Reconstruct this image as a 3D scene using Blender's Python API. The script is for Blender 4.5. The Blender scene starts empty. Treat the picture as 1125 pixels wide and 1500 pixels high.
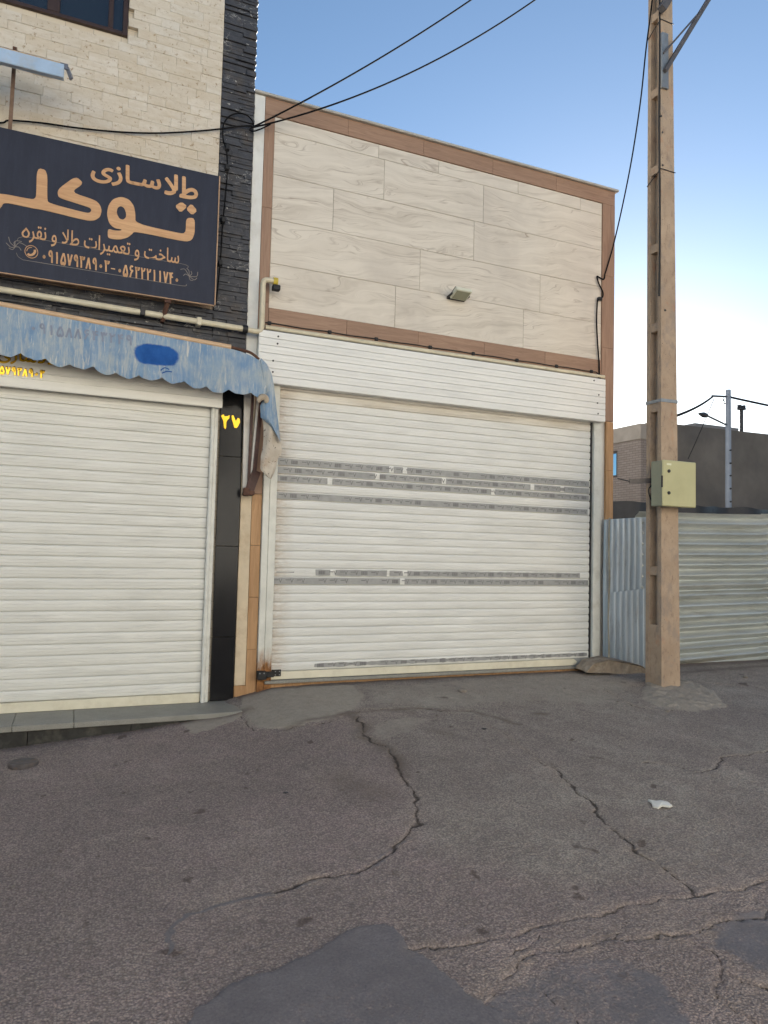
import bpy, bmesh, math, random
import numpy as np
from mathutils import Vector
R = math.radians
scene = bpy.context.scene
C = scene.collection

# ------------------------------------------------------------------ camera, sky, sun, exposure
F, YAW, PITCH, ROLL = 1060.0, R(23.226), R(3.179), R(1.393)
EYE = Vector((0, 0, 1.6))
_f = Vector((math.sin(YAW)*math.cos(PITCH), math.cos(YAW)*math.cos(PITCH), math.sin(PITCH)))
_r0 = Vector((math.cos(YAW), -math.sin(YAW), 0)); _u0 = _r0.cross(_f)
_r = _r0*math.cos(ROLL)+_u0*math.sin(ROLL); _u = _u0*math.cos(ROLL)-_r0*math.sin(ROLL)
cam = bpy.data.cameras.new('camera'); camo = bpy.data.objects.new('camera', cam); C.objects.link(camo)
cam.sensor_fit = 'VERTICAL'; cam.sensor_height = 24.0; cam.lens = F/1500*24.0
cam.clip_start = 0.05; cam.clip_end = 3000
from mathutils import Matrix
M = Matrix((( _r.x, _u.x, -_f.x, EYE.x), (_r.y, _u.y, -_f.y, EYE.y), (_r.z, _u.z, -_f.z, EYE.z), (0, 0, 0, 1)))
camo.matrix_world = M
scene.camera = camo

SUN_EL, SUN_AZ = R(9.3), R(41.0)          # low sun behind the house beyond the fence
w = bpy.data.worlds.new('World'); scene.world = w; w.use_nodes = True
nt = w.node_tree; nt.nodes.clear()
sky = nt.nodes.new('ShaderNodeTexSky'); sky.sky_type = 'NISHITA'; sky.sun_disc = False
sky.sun_elevation = SUN_EL; sky.sun_rotation = SUN_AZ
sky.air_density = 1.0; sky.dust_density = 0.65; sky.ozone_density = 2.0; sky.altitude = 1400
bg = nt.nodes.new('ShaderNodeBackground'); bg.inputs['Strength'].default_value = 0.059
wo = nt.nodes.new('ShaderNodeOutputWorld')
nt.links.new(sky.outputs[0], bg.inputs[0]); nt.links.new(bg.outputs[0], wo.inputs[0])
sl = bpy.data.lights.new('sun', 'SUN'); sl.energy = 5.0; sl.angle = R(0.6); sl.color = (1.0, 0.96, 0.905)
so = bpy.data.objects.new('sun', sl); C.objects.link(so); so.location = (20, 24, 14)
sd = Vector((math.sin(SUN_AZ)*math.cos(SUN_EL), math.cos(SUN_AZ)*math.cos(SUN_EL), math.sin(SUN_EL)))
so.rotation_euler = sd.to_track_quat('Z', 'Y').to_euler()
vs = scene.view_settings
vs.view_transform = 'Standard'; vs.look = 'None'; vs.gamma = 1.0; vs.use_curve_mapping = False
vs.exposure = 2.08

# ------------------------------------------------------------------ pixel -> place helpers
def ray(px, py): return _f + _r*((px-562.5)/F) + _u*((750-py)/F)
def P(px, py, Y):                      # point of a wall plane y = Y
    d = ray(px, py); t = Y/d.y; return EYE + d*t
def PX(px, py, X):                     # point of a plane x = X
    d = ray(px, py); t = X/d.x; return EYE + d*t
def PZ(px, py, z):                     # point of a level z
    d = ray(px, py); t = (z-EYE.z)/d.z; return EYE + d*t

# ------------------------------------------------------------------ ground height
def sm(a, b, t):
    t = np.clip((t-a)/(b-a), 0, 1); return t*t*(3-2*t)
EX = [-60, -6, -2, -0.5, 0.5, 1.30, 1.75, 2.4, 5.8, 9, 60]
EZ = [-.20, -.15, -.08, 0.035, 0.105, 0.185, 0.285, 0.30, 0.30, 0.30, 0.35]
def ground_z(x, y):
    x = np.asarray(x, float); y = np.asarray(y, float)
    e = np.interp(x, EX, EZ)
    t = np.clip((y-1.8)/(6.25-1.8), 0, 1)
    z = e*(t*0.75+t*t*0.25)
    z = z + sm(6.25, 6.75, y)*0.02*(x > 1.3)
    z = z - sm(1.0, -4, y)*0.05 + sm(-6, -40, y)*0.1
    return z
def G(px, py):                          # pixel -> point of the street
    z = 0.1
    for _ in range(25):
        p = PZ(px, py, min(z, 1.2)); z = 0.5*z+0.5*float(ground_z(p.x, p.y))
    return p

# ------------------------------------------------------------------ materials
class Mat:
    def __init__(s, name, rough=0.7, spec=0.4, metal=0.0):
        m = bpy.data.materials.new(name); m.use_nodes = True
        s.m = m; s.t = m.node_tree; s.b = s.t.nodes['Principled BSDF']
        s.b.inputs['Roughness'].default_value = rough; s.b.inputs['Specular IOR Level'].default_value = spec
        s.b.inputs['Metallic'].default_value = metal
        s.co = s.t.nodes.new('ShaderNodeTexCoord').outputs['Object']
        s._h = None
    def link(s, a, b): s.t.links.new(a, b)
    def put(s, sock, v):
        if isinstance(v, bpy.types.NodeSocket): s.link(v, sock)
        else:
            if sock.type == 'RGBA' and len(v) == 3: v = (*v, 1)
            sock.default_value = v
    def node(s, t, **kw):
        n = s.t.nodes.new(t)
        for k, v in kw.items(): setattr(n, k, v)
        return n
    def rnd(s): return s.node('ShaderNodeObjectInfo').outputs['Random']
    def vec(s, scale=(1, 1, 1), loc=(0, 0, 0), src=None, jitter=0, rot=(0, 0, 0)):
        n = s.node('ShaderNodeMapping'); s.put(n.inputs['Vector'], src or s.co)
        n.inputs['Scale'].default_value = scale; n.inputs['Location'].default_value = loc; n.inputs['Rotation'].default_value = rot
        if jitter:
            cx = s.node('ShaderNodeCombineXYZ'); r = s.rnd()
            for i, k in enumerate((1.0, 1.7, 2.3)): s.put(cx.inputs[i], s.math('MULTIPLY', r, jitter*k))
            a = s.node('ShaderNodeVectorMath', operation='ADD'); s.link(n.outputs[0], a.inputs[0]); s.link(cx.outputs[0], a.inputs[1])
            return a.outputs[0]
        return n.outputs[0]
    def noise(s, scale, detail=4, rough=0.55, vec=None, dist=0.0):
        n = s.node('ShaderNodeTexNoise'); s.put(n.inputs['Vector'], vec or s.co)
        n.inputs['Scale'].default_value = scale; n.inputs['Detail'].default_value = detail
        n.inputs['Roughness'].default_value = rough; n.inputs['Distortion'].default_value = dist
        return n.outputs['Fac']
    def voro(s, scale, vec=None, feature='F1', out='Distance'):
        n = s.node('ShaderNodeTexVoronoi', feature=feature); s.put(n.inputs['Vector'], vec or s.co); n.inputs['Scale'].default_value = scale
        return n.outputs[out]
    def wave(s, scale, dist, vec=None, detail=3, dscale=1.0, axis='Z'):
        n = s.node('ShaderNodeTexWave', bands_direction=axis); s.put(n.inputs['Vector'], vec or s.co)
        n.inputs['Scale'].default_value = scale; n.inputs['Distortion'].default_value = dist
        n.inputs['Detail'].default_value = detail; n.inputs['Detail Scale'].default_value = dscale
        return n.outputs['Fac']
    def ramp(s, fac, *stops):
        n = s.node('ShaderNodeValToRGB'); s.put(n.inputs[0], fac); e = n.color_ramp.elements
        while len(e) < len(stops): e.new(0.5)
        for q, (p, c) in zip(e, stops):
            q.position = p; q.color = (c, c, c, 1) if isinstance(c, (int, float)) else (*c, 1)
        return n.outputs[0]
    def mix(s, fac, a, b, mode='MIX'):
        n = s.node('ShaderNodeMix', data_type='RGBA', blend_type=mode)
        s.put(n.inputs[0], fac); s.put(n.inputs[6], a); s.put(n.inputs[7], b); return n.outputs[2]
    def math(s, op, a, b=0.0):
        n = s.node('ShaderNodeMath', operation=op); s.put(n.inputs[0], a); s.put(n.inputs[1], b); return n.outputs[0]
    def sep(s, v=None):
        n = s.node('ShaderNodeSeparateXYZ'); s.put(n.inputs[0], v or s.co); return n.outputs
    def rng(s, v, a, b, c=0.0, d=1.0, smooth=False):
        n = s.node('ShaderNodeMapRange', interpolation_type='SMOOTHSTEP' if smooth else 'LINEAR'); s.put(n.inputs[0], v)
        for i, q in enumerate((a, b, c, d)): n.inputs[i+1].default_value = q
        return n.outputs[0]
    def color(s, c): s.put(s.b.inputs['Base Color'], c)
    def rough(s, v): s.put(s.b.inputs['Roughness'], v)
    def bump(s, h, strength=0.3, dist=0.01):
        n = s.node('ShaderNodeBump'); s.put(n.inputs['Height'], h); n.inputs['Strength'].default_value = strength
        n.inputs['Distance'].default_value = dist
        if s._h: s.link(s._h, n.inputs['Normal'])
        s._h = n.outputs[0]; s.link(s._h, s.b.inputs['Normal'])

def tint(c, k): return tuple(min(1, max(0, v*k)) for v in c)
def plain(name, c, rough=0.6, var=0.12, scale=6, metal=0.0, bump=0.0, bscale=60, spec=0.4, dirt=None, dk=0.0, jitter=0):
    m = Mat(name, rough, spec, metal); v = m.vec(jitter=jitter) if jitter else m.co
    col = m.ramp(m.noise(scale, 6, 0.6, v), (0.3, tint(c, 1-var)), (0.7, tint(c, 1+var)))
    if dirt: col = m.mix(m.math('MULTIPLY', m.ramp(m.noise(scale*0.6, 8, 0.7, m.vec((1, 1, 1), (3.1, 1.7, 9.2), jitter=jitter)), (0.5, 0.0), (0.72, 1.0)), dk), col, dirt)
    m.color(col)
    m.rough(m.rng(m.noise(scale*3, 4, 0.6, v), 0.3, 0.7, max(0.02, rough-0.08), min(1, rough+0.08)))
    if bump: m.bump(m.noise(bscale, 5, 0.6, v), bump, 0.004)
    return m.m

# ------------------------------------------------------------------ mesh helpers
ORG = {}
class MB:
    def __init__(s): s.v = []; s.f = []; s.smooth = False
    def add(s, v, f):
        o = len(s.v); s.v += [tuple(q) for q in v]; s.f += [tuple(i+o for i in q) for q in f]; return s
    def box(s, x0, x1, y0, y1, z0, z1, b=0.0):
        if b <= 0:
            v = [(x, y, z) for x in (x0, x1) for y in (y0, y1) for z in (z0, z1)]
            return s.add(v, [(0, 1, 3, 2), (4, 6, 7, 5), (0, 4, 5, 1), (2, 3, 7, 6), (0, 2, 6, 4), (1, 5, 7, 3)])
        b = min(b, .45*(x1-x0), .45*(y1-y0), .45*(z1-z0)); idx = {}; v = []
        for i, x in enumerate((x0, x1)):
            for j, y in enumerate((y0, y1)):
                for k, z in enumerate((z0, z1)):
                    sx, sy, sz = (b, -b)[i], (b, -b)[j], (b, -b)[k]
                    for a, p in enumerate(((x, y+sy, z+sz), (x+sx, y, z+sz), (x+sx, y+sy, z))):
                        idx[i, j, k, a] = len(v); v.append(p)
        f = []
        for i in (0, 1):
            f.append([idx[i, j, k, 0] for j, k in ((0, 0), (0, 1), (1, 1), (1, 0))])
            f.append([idx[j, i, k, 1] for j, k in ((0, 0), (0, 1), (1, 1), (1, 0))])
            f.append([idx[j, k, i, 2] for j, k in ((0, 0), (0, 1), (1, 1), (1, 0))])
            for j in (0, 1):
                f.append([idx[i, j, 0, 0], idx[i, j, 1, 0], idx[i, j, 1, 1], idx[i, j, 0, 1]])
                f.append([idx[i, 0, j, 0], idx[i, 1, j, 0], idx[i, 1, j, 2], idx[i, 0, j, 2]])
                f.append([idx[0, i, j, 1], idx[1, i, j, 1], idx[1, i, j, 2], idx[0, i, j, 2]])
                for k in (0, 1): f.append([idx[i, j, k, a] for a in (0, 1, 2)])
        return s.add(v, f)
    def tube(s, pts, r, n=8, cap=True):
        pts = [Vector(p) for p in pts]; k = len(pts); rr = r if isinstance(r, (list, tuple)) else [r]*k
        T = [(pts[min(i+1, k-1)]-pts[max(i-1, 0)]).normalized() for i in range(k)]
        a = Vector((0, 0, 1)) if abs(T[0].z) < 0.9 else Vector((1, 0, 0))
        N = T[0].cross(a).normalized(); v = []
        for i in range(k):
            N = (N-T[i]*N.dot(T[i])).normalized(); B = T[i].cross(N)
            v += [pts[i]+(N*math.cos(q)+B*math.sin(q))*rr[i] for q in (2*math.pi*j/n for j in range(n))]
        f = [(i*n+j, i*n+(j+1) % n, (i+1)*n+(j+1) % n, (i+1)*n+j) for i in range(k-1) for j in range(n)]
        if cap: f += [tuple(range(n))[::-1], tuple((k-1)*n+j for j in range(n))]
        s.smooth = True
        return s.add(v, f)
    def bar(s, a, b, wx, wy, up=(0, 0, 1)):             # rectangular bar from a to b
        a, b = Vector(a), Vector(b); t = (b-a).normalized(); u = Vector(up)
        if abs(t.dot(u)) > 0.95: u = Vector((0, 1, 0))
        n = t.cross(u).normalized(); m = n.cross(t)
        v = [p+n*(i*wx/2)+m*(j*wy/2) for p in (a, b) for i, j in ((-1, -1), (1, -1), (1, 1), (-1, 1))]
        return s.add(v, [(3, 2, 1, 0), (4, 5, 6, 7)]+[(i, (i+1) % 4, 4+(i+1) % 4, 4+i) for i in range(4)])
    def grid(s, fn, nu, nv):
        v = [fn(i/nu, j/nv) for i in range(nu+1) for j in range(nv+1)]
        s.smooth = True
        return s.add(v, [(i*(nv+1)+j, (i+1)*(nv+1)+j, (i+1)*(nv+1)+j+1, i*(nv+1)+j+1) for i in range(nu) for j in range(nv)])
    def extr(s, prof, x0, x1):                          # closed (y, z) profile swept along x
        n = len(prof); v = [(x, *p) for x in (x0, x1) for p in prof]
        return s.add(v, [(i, (i+1) % n, n+(i+1) % n, n+i) for i in range(n)]+[tuple(range(n))[::-1], tuple(range(n, 2*n))])
    def mesh(s, name, o=(0, 0, 0), fix=True):
        me = bpy.data.meshes.new(name)
        me.from_pydata([(x-o[0], y-o[1], z-o[2]) for x, y, z in s.v], [], s.f)
        if fix:
            bm = bmesh.new(); bm.from_mesh(me); bmesh.ops.recalc_face_normals(bm, faces=bm.faces); bm.to_mesh(me); bm.free()
        if s.smooth:
            me.polygons.foreach_set('use_smooth', [True]*len(me.polygons)); me.set_sharp_from_angle(angle=R(40))
        return me
    def build(s, name, mat, parent=None, fix=True, **kw):
        o = ORG[parent.name] if parent else (0, 0, 0)
        if not parent:
            a = np.array(s.v); o = tuple(Vector(((a[:, 0].min()+a[:, 0].max())/2, (a[:, 1].min()+a[:, 1].max())/2, a[:, 2].min())))
        me = s.mesh(name, o, fix); me.materials.append(mat)
        ob = bpy.data.objects.new(name, me); C.objects.link(ob)
        if parent: ob.parent = parent
        else: ob.location = o
        ORG[ob.name] = o; tag(ob, **kw); return ob
def tag(o, label=None, cat=None, group=None, kind=None):
    if label: o['label'] = label
    if cat: o['category'] = cat
    if group: o['group'] = group
    if kind: o['kind'] = kind
    return o
def thing(name, loc, label, cat, group=None):
    o = bpy.data.objects.new(name, None); C.objects.link(o); o.empty_display_size = .1
    o.location = loc; ORG[o.name] = tuple(loc); return tag(o, label, cat, group)
def copy_part(src, parent, loc=(0, 0, 0), name=None, scale=None):
    o = src.copy(); C.objects.link(o); o.parent = parent; o.location = loc
    if name: o.name = name
    if scale: o.scale = scale
    ORG[o.name] = ORG[parent.name]; return o
def smooth(pts, n=8):
    pts = [Vector(p) for p in pts]; out = []
    for i in range(len(pts)-1):
        a, b = pts[i], pts[i+1]; p, q = pts[max(i-1, 0)], pts[min(i+2, len(pts)-1)]
        for k in range(n):
            t = k/n
            out.append(0.5*((2*a)+(b-p)*t+(2*p-5*a+4*b-q)*t*t+(3*a-p-3*b+q)*t**3))
    return out+[pts[-1]]
def sag(a, b, d, n=24):
    a, b = Vector(a), Vector(b); return [a.lerp(b, i/n)-Vector((0, 0, 4*d*(i/n)*(1-i/n))) for i in range(n+1)]
def text_mesh(body, bold=0.0):
    c = bpy.data.curves.new('t', 'FONT'); c.body = body; c.fill_mode = 'FRONT'; c.offset = bold; c.resolution_u = 3
    o = bpy.data.objects.new('t', c); C.objects.link(o); dg = bpy.context.evaluated_depsgraph_get(); dg.update()
    me = bpy.data.meshes.new_from_object(o.evaluated_get(dg))
    v = [tuple(q.co) for q in me.vertices]; f = [tuple(p.vertices) for p in me.polygons]
    bpy.data.objects.remove(o); bpy.data.meshes.remove(me); bpy.data.curves.remove(c)
    return v, f
AR = {'ا': (0xFE8D, 0xFE8E), 'ب': (0xFE8F, 0xFE90, 0xFE91, 0xFE92), 'ت': (0xFE95, 0xFE96, 0xFE97, 0xFE98), 'خ': (0xFEA5, 0xFEA6, 0xFEA7, 0xFEA8),
      'ر': (0xFEAD, 0xFEAE), 'ز': (0xFEAF, 0xFEB0), 'س': (0xFEB1, 0xFEB2, 0xFEB3, 0xFEB4), 'ط': (0xFEC1, 0xFEC2, 0xFEC3, 0xFEC4), 'ع': (0xFEC9, 0xFECA, 0xFECB, 0xFECC),
      'ق': (0xFED5, 0xFED6, 0xFED7, 0xFED8), 'م': (0xFEE1, 0xFEE2, 0xFEE3, 0xFEE4), 'ن': (0xFEE5, 0xFEE6, 0xFEE7, 0xFEE8), 'ه': (0xFEE9, 0xFEEA, 0xFEEB, 0xFEEC),
      'و': (0xFEED, 0xFEEE), 'ی': (0xFBFC, 0xFBFD, 0xFBFE, 0xFBFF), 'ل': (0xFEDD, 0xFEDE, 0xFEDF, 0xFEE0), 'L': (0xFEFB, 0xFEFC), 'ـ': (0x640,)*4}
def shape_ar(t):                                        # Persian words -> joined letter forms in drawing order
    t = t.replace('لا', 'L'); out = []
    for i, ch in enumerate(t):
        if ch not in AR: out.append(ch); continue
        pj = i > 0 and t[i-1] in AR and len(AR[t[i-1]]) == 4
        nj = i < len(t)-1 and t[i+1] in AR and len(AR[ch]) == 4
        out.append(chr(AR[ch][(1 if pj and not nj else 2 if nj and not pj else 3 if nj else 0)]))
    return ''.join(out[::-1])
def text_on(mb, body, x0, x1, z0, z1, y, bold=0.0, fn=None, depth=0.0):   # lettering filling a box of the plane y, seen from -y
    v, f = text_mesh(body); a = np.array(v)
    lo, hi = a.min(0), a.max(0); s = ((x1-x0)/(hi[0]-lo[0]), (z1-z0)/(hi[1]-lo[1]))
    b = bold*min(s); offs = [(0, 0)]+([(b*math.cos(q), b*math.sin(q)) for q in (k*math.pi/4 for k in range(8))] if b else [])
    for k, (ox, oz) in enumerate(offs):                  # heavier strokes: the outline laid down again a hair to each side
        pts = [(x0+(q[0]-lo[0])*s[0]+ox, y-k*.00015, z0+(q[1]-lo[1])*s[1]+oz) for q in v]
        if fn: pts = [(p[0], p[1]-k*.0002, p[2]) for p in map(fn, pts)]
        mb.add(pts, f)
    return s
def poly_on(mb, outline, holes=(), y=0.0, depth=0.004):   # flat (x, z) outline with holes, as a thin raised plate facing -y
    bm = bmesh.new()
    for loop in (outline, *holes):
        vs_ = [bm.verts.new((p[0], y, p[1])) for p in loop]
        for i in range(len(vs_)): bm.edges.new((vs_[i], vs_[(i+1) % len(vs_)]))
    bmesh.ops.triangle_fill(bm, use_beauty=True, use_dissolve=False, edges=bm.edges[:])
    r = bmesh.ops.extrude_face_region(bm, geom=bm.faces[:])
    bmesh.ops.translate(bm, vec=(0, depth, 0), verts=[g for g in r['geom'] if isinstance(g, bmesh.types.BMVert)])
    bm.verts.ensure_lookup_table(); bm.verts.index_update()
    mb.add([tuple(v.co) for v in bm.verts], [tuple(v.index for v in f.verts) for f in bm.faces]); bm.free()
def stroke_on(mb, pts, wd, y, n=6, fn=None):              # flat brush line in the plane y
    pts = smooth([(p[0], 0, p[1]) for p in pts], n); k = len(pts); v = []
    for i, p in enumerate(pts):
        t = (pts[min(i+1, k-1)]-pts[max(i-1, 0)]); t = Vector((t.x, 0, t.z)).normalized(); nn = Vector((-t.z, 0, t.x))
        for sg in (1, -1):
            q = p+nn*(sg*wd/2); v.append((q.x, y, q.z))
    if fn: v = [fn(q) for q in v]
    mb.add(v, [(2*i, 2*i+1, 2*i+3, 2*i+2) for i in range(k-1)])
DG = {'۰': [[(.36, .42), (.5, .52), (.64, .42), (.5, .32), (.36, .42), (.5, .42)]], '۱': [[(.42, 1), (.52, .6), (.55, 0)]],
      '۲': [[(.12, 1), (.30, .62), (.38, 0)], [(.20, .80), (.45, .72), (.75, .78), (.86, 1)]], '۳': [[(.08, 1), (.28, .62), (.36, 0)], [(.16, .80), (.36, .74), (.50, .96), (.60, .76), (.82, .78), (.92, 1)]],
      '۴': [[(.10, 1), (.28, .62), (.36, 0)], [(.26, .60), (.60, .60), (.88, .64)], [(.86, .96), (.56, .96), (.46, .80), (.56, .62)]],
      '۵': [[(.5, 1), (.22, .62), (.08, .26), (.20, .03), (.40, .05), (.5, .26)], [(.5, .26), (.60, .05), (.80, .03), (.92, .26), (.78, .62), (.5, 1)]],
      '۶': [[(.80, .94), (.44, 1), (.24, .80), (.40, .62), (.82, .64)], [(.82, .64), (.48, .40), (.26, 0)]], '۷': [[(.08, 1), (.30, .5), (.5, .02)], [(.5, .02), (.70, .5), (.92, 1)]],
      '۸': [[(.08, 0), (.30, .5), (.5, .98)], [(.5, .98), (.70, .5), (.92, 0)]], '۹': [[(.76, .70), (.50, .54), (.22, .68), (.28, .94), (.56, 1), (.76, .72), (.80, .36), (.84, 0)]]}
def digits_on(mb, txt, x0, x1, z0, z1, y, wd, fn=None):       # Persian figures as brush strokes
    cw = (x1-x0)/len(txt); j = 0
    for i, ch in enumerate(txt):
        for st_ in DG[ch]:
            stroke_on(mb, [(x0+cw*(i+.12+.76*a), z0+(z1-z0)*b) for a, b in st_], wd, y-.0002*(j % 5), 5, fn=(lambda p, k=j % 5: (lambda q: (q[0], q[1]-.0003*k, q[2]))(fn(p))) if fn else None); j += 1
random.seed(7)
# ================================================================== the street (one sheet to the horizon)
def hash2(i, j, s):
    n = (i.astype(np.int64)*374761393+j.astype(np.int64)*668265263+s*974634777) & 0x7fffffff
    n = ((n ^ (n >> 13))*1274126177) & 0x7fffffff
    return ((n ^ (n >> 16)) & 0xffff)/65535.0
def vnoise(x, y, s=0):
    i, j = np.floor(x), np.floor(y); u, v = x-i, y-j; u = u*u*(3-2*u); v = v*v*(3-2*v)
    a, b, c, d = hash2(i, j, s), hash2(i+1, j, s), hash2(i, j+1, s), hash2(i+1, j+1, s)
    return (a*(1-u)+b*u)*(1-v)+(c*(1-u)+d*u)*v
def fbm(x, y, o=4, s=0):
    r = 0; a = 0.5
    for k in range(o): r = r+a*vnoise(x*2**k, y*2**k, s+k); a *= 0.5
    return r
def seg_dist(x, y, pts, closed=False):
    d = np.full(x.shape, 1e9); n = len(pts)
    for i in range(n if closed else n-1):
        ax, ay = pts[i]; bx, by = pts[(i+1) % n]; L = (bx-ax)**2+(by-ay)**2+1e-12
        t = np.clip(((x-ax)*(bx-ax)+(y-ay)*(by-ay))/L, 0, 1)
        d = np.minimum(d, np.hypot(x-ax-t*(bx-ax), y-ay-t*(by-ay)))
    return d
def inside(x, y, pts):
    c = np.zeros(x.shape, bool); n = len(pts)
    for i in range(n):
        (ax, ay), (bx, by) = pts[i], pts[(i+1) % n]
        if ay == by: continue
        c ^= ((ay > y) != (by > y)) & (x < (bx-ax)*(y-ay)/(by-ay)+ax)
    return c
def sdist(x, y, pts): return np.where(inside(x, y, pts), 1, -1)*seg_dist(x, y, pts, True)     # > 0 inside
def gpx(l): return [tuple(G(*p)[:2]) for p in l]
YFR = float(PZ(150, 1055, .212).y)
gx = np.concatenate([[-400, -150, -60, -25, -12, -6], np.arange(-3, -0.9, .08), np.arange(-0.9, 7.2, .014), np.arange(7.2, 10.5, .05), [12, 15, 20, 30, 60, 150, 400, 900]])
gy = np.concatenate([[-400, -150, -60, -25, -12, -6], np.arange(-3, 1.3, .12), np.arange(1.3, 4.2, .0105), np.arange(4.2, 6.95, .015), np.arange(7, 12, .2), [15, 20, 30, 60, 150, 400, 900]])
X, Y = np.meshgrid(gx, gy, indexing='ij')
Z = ground_z(X, Y)
wx = X+(fbm(X*6, Y*6, 4, 11)-.47)*.10+(fbm(X*40, Y*40, 3, 5)-.43)*.03; wy = Y+(fbm(X*6, Y*6, 4, 31)-.47)*.10+(fbm(X*40, Y*40, 3, 15)-.43)*.03
SEAM = [(525, 1050), (532, 1078), (570, 1097), (580, 1120), (592, 1138), (607, 1160), (613, 1200), (600, 1225), (570, 1245), (545, 1268), (500, 1282), (450, 1290), (400, 1310)]
seam2 = [(400, 1310), (330, 1325), (280, 1338), (255, 1360), (243, 1395)]
CR = [(SEAM, .012, 1.0), ([(800, 1120), (830, 1140), (860, 1172), (890, 1205), (930, 1240), (975, 1275), (1020, 1310)], .008, 1.0),
      ([(640, 1040), (700, 1050), (745, 1080), (800, 1120)], .004, .6),
      ([(1180, 1092), (1125, 1100), (1085, 1107), (1057, 1109), (1047, 1124), (1025, 1132), (990, 1122), (940, 1118)], .012, .8),
      ([(600, 1390), (680, 1384), (740, 1372), (800, 1354), (860, 1342), (920, 1328), (1000, 1315), (1050, 1310), (1125, 1290), (1180, 1280)], .007, .8),
      ([(715, 1455), (780, 1402), (830, 1386), (900, 1380), (960, 1373), (1020, 1366), (1070, 1350), (1180, 1322)], .008, .65),
      ([(1020, 1380), (1058, 1400), (1058, 1425), (1100, 1440), (1180, 1470)], .007, .8), ([(1058, 1425), (1050, 1460), (1090, 1490), (1130, 1520)], .006, .7),
      ([(795, 1450), (830, 1475), (850, 1500), (855, 1520)], .006, .6), ([(760, 1400), (790, 1365)], .005, .5), ([(905, 1378), (925, 1330)], .005, .5),
      ([(355, 1047), (362, 1060), (372, 1068), (420, 1069), (470, 1060), (510, 1048), (530, 1040), (600, 1037), (690, 1040)], .009, .8),
      ([(885, 1008), (905, 1022), (930, 1035), (975, 1040)], .007, .8), ([(1030, 1000), (1125, 1008), (1180, 1012)], .007, .7)]
crack = np.zeros(X.shape); lip = np.zeros(X.shape); cd = np.full(X.shape, .2)
jx = X+(fbm(X*9, Y*9, 4, 3)-.47)*.10; jy_ = Y+(fbm(X*9, Y*9, 4, 23)-.47)*.10
for pts, wd, k in CR:
    d = seg_dist(jx, jy_, gpx(pts)); ww = .6*wd*(.55+.95*vnoise(X*8, Y*8, 77))
    cd = np.minimum(cd, d*(.0065/np.maximum(ww, .0045))/max(k, .55))
    crack = np.maximum(crack, k*np.clip(1-d/.016, 0, 1)); lip = np.maximum(lip, k*.75*np.clip(1-d/.07, 0, 1)*sm(.35, .65, fbm(X*11, Y*11, 3, 9)/.9))
strip = np.clip(1-seg_dist(wx, wy, gpx(seam2))/.022, 0, 1)
strip = np.maximum(strip, .6*np.clip(1-seg_dist(wx, wy, gpx([(600, 1228), (570, 1247), (545, 1268), (500, 1282), (450, 1290), (400, 1310)]))/.02, 0, 1))
tar1 = sdist(wx, wy, gpx([(262, 1540), (290, 1475), (335, 1445), (395, 1425), (425, 1407), (470, 1390), (500, 1370), (530, 1360), (560, 1357), (590, 1370), (610, 1395), (640, 1425), (690, 1455), (735, 1480), (765, 1540)]))
tar1b = sdist(wx, wy, gpx([(360, 1540), (400, 1475), (470, 1440), (560, 1425), (610, 1450), (660, 1500), (690, 1540)]))
tar2 = sdist(wx, wy, gpx([(705, 1462), (770, 1415), (840, 1400), (915, 1397), (975, 1425), (1010, 1465), (1030, 1540), (740, 1540)]))
tar3 = sdist(wx, wy, gpx([(1040, 1345), (1080, 1330), (1180, 1318), (1180, 1440), (1100, 1425), (1062, 1400), (1030, 1385)]))
tar = np.maximum(sm(-.004, .012, tar1)*(1-.38*sm(-.03, .10, tar1b)), np.maximum(.75*sm(-.02, .05, tar2)*(.55+.6*vnoise(X*3, Y*3, 8)), .6*sm(-.02, .05, tar3)))
tar = np.clip(np.maximum(tar, strip), 0, 1)
grey = sdist(wx+(fbm(X*2, Y*2, 3, 60)-.45)*.3, wy+(fbm(X*2, Y*2, 3, 61)-.45)*.3, gpx([(330, 1032), (360, 1066), (430, 1068), (525, 1045), (532, 1078), (570, 1097), (592, 1138), (612, 1200), (640, 1250), (800, 1290), (1000, 1285), (1250, 1240), (1250, 968), (700, 960), (330, 985)]))
grey = sm(-.16, .14, grey)
cem = sm(-.01, .05, sdist(wx, wy, gpx([(347, 1040), (352, 1022), (400, 1008), (520, 1003), (535, 1018), (520, 1040), (470, 1060), (420, 1069), (372, 1068)])))
cem = np.maximum(cem, .55*sm(-.02, .05, sdist(wx, wy, gpx([(540, 1060), (585, 1050), (640, 1052), (600, 1075), (560, 1088), (545, 1075)]))))
cem = np.maximum(cem, .5*sm(0, .12, sdist(wx, wy, gpx([(520, 1004), (862, 984), (950, 996), (900, 1035), (760, 1030), (640, 1040), (540, 1030)]))))
cem = np.maximum(cem, .9*sm(-.02, .03, sdist(wx, wy, gpx([(262, 1062), (300, 1048), (352, 1036), (354, 1050), (330, 1062), (285, 1078)]))))
lump = sm(.0, .10, sdist(wx, wy, gpx([(938, 1012), (950, 1000), (1008, 997), (1045, 1012), (1068, 1036), (1020, 1042), (978, 1038), (948, 1026)])))
cemr = sm(0, .05, sdist(wx, wy, gpx([(935, 1014), (950, 1000), (1008, 997), (1046, 1012), (1070, 1038), (1020, 1044), (976, 1040), (945, 1028)])))
cem = np.maximum(cem, cemr)
fine = (X > -1) & (X < 7.3) & (Y > 1.2) & (Y < 6.95)
rough_n = (fbm(X*45, Y*45, 2, 40)-.37)
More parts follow.
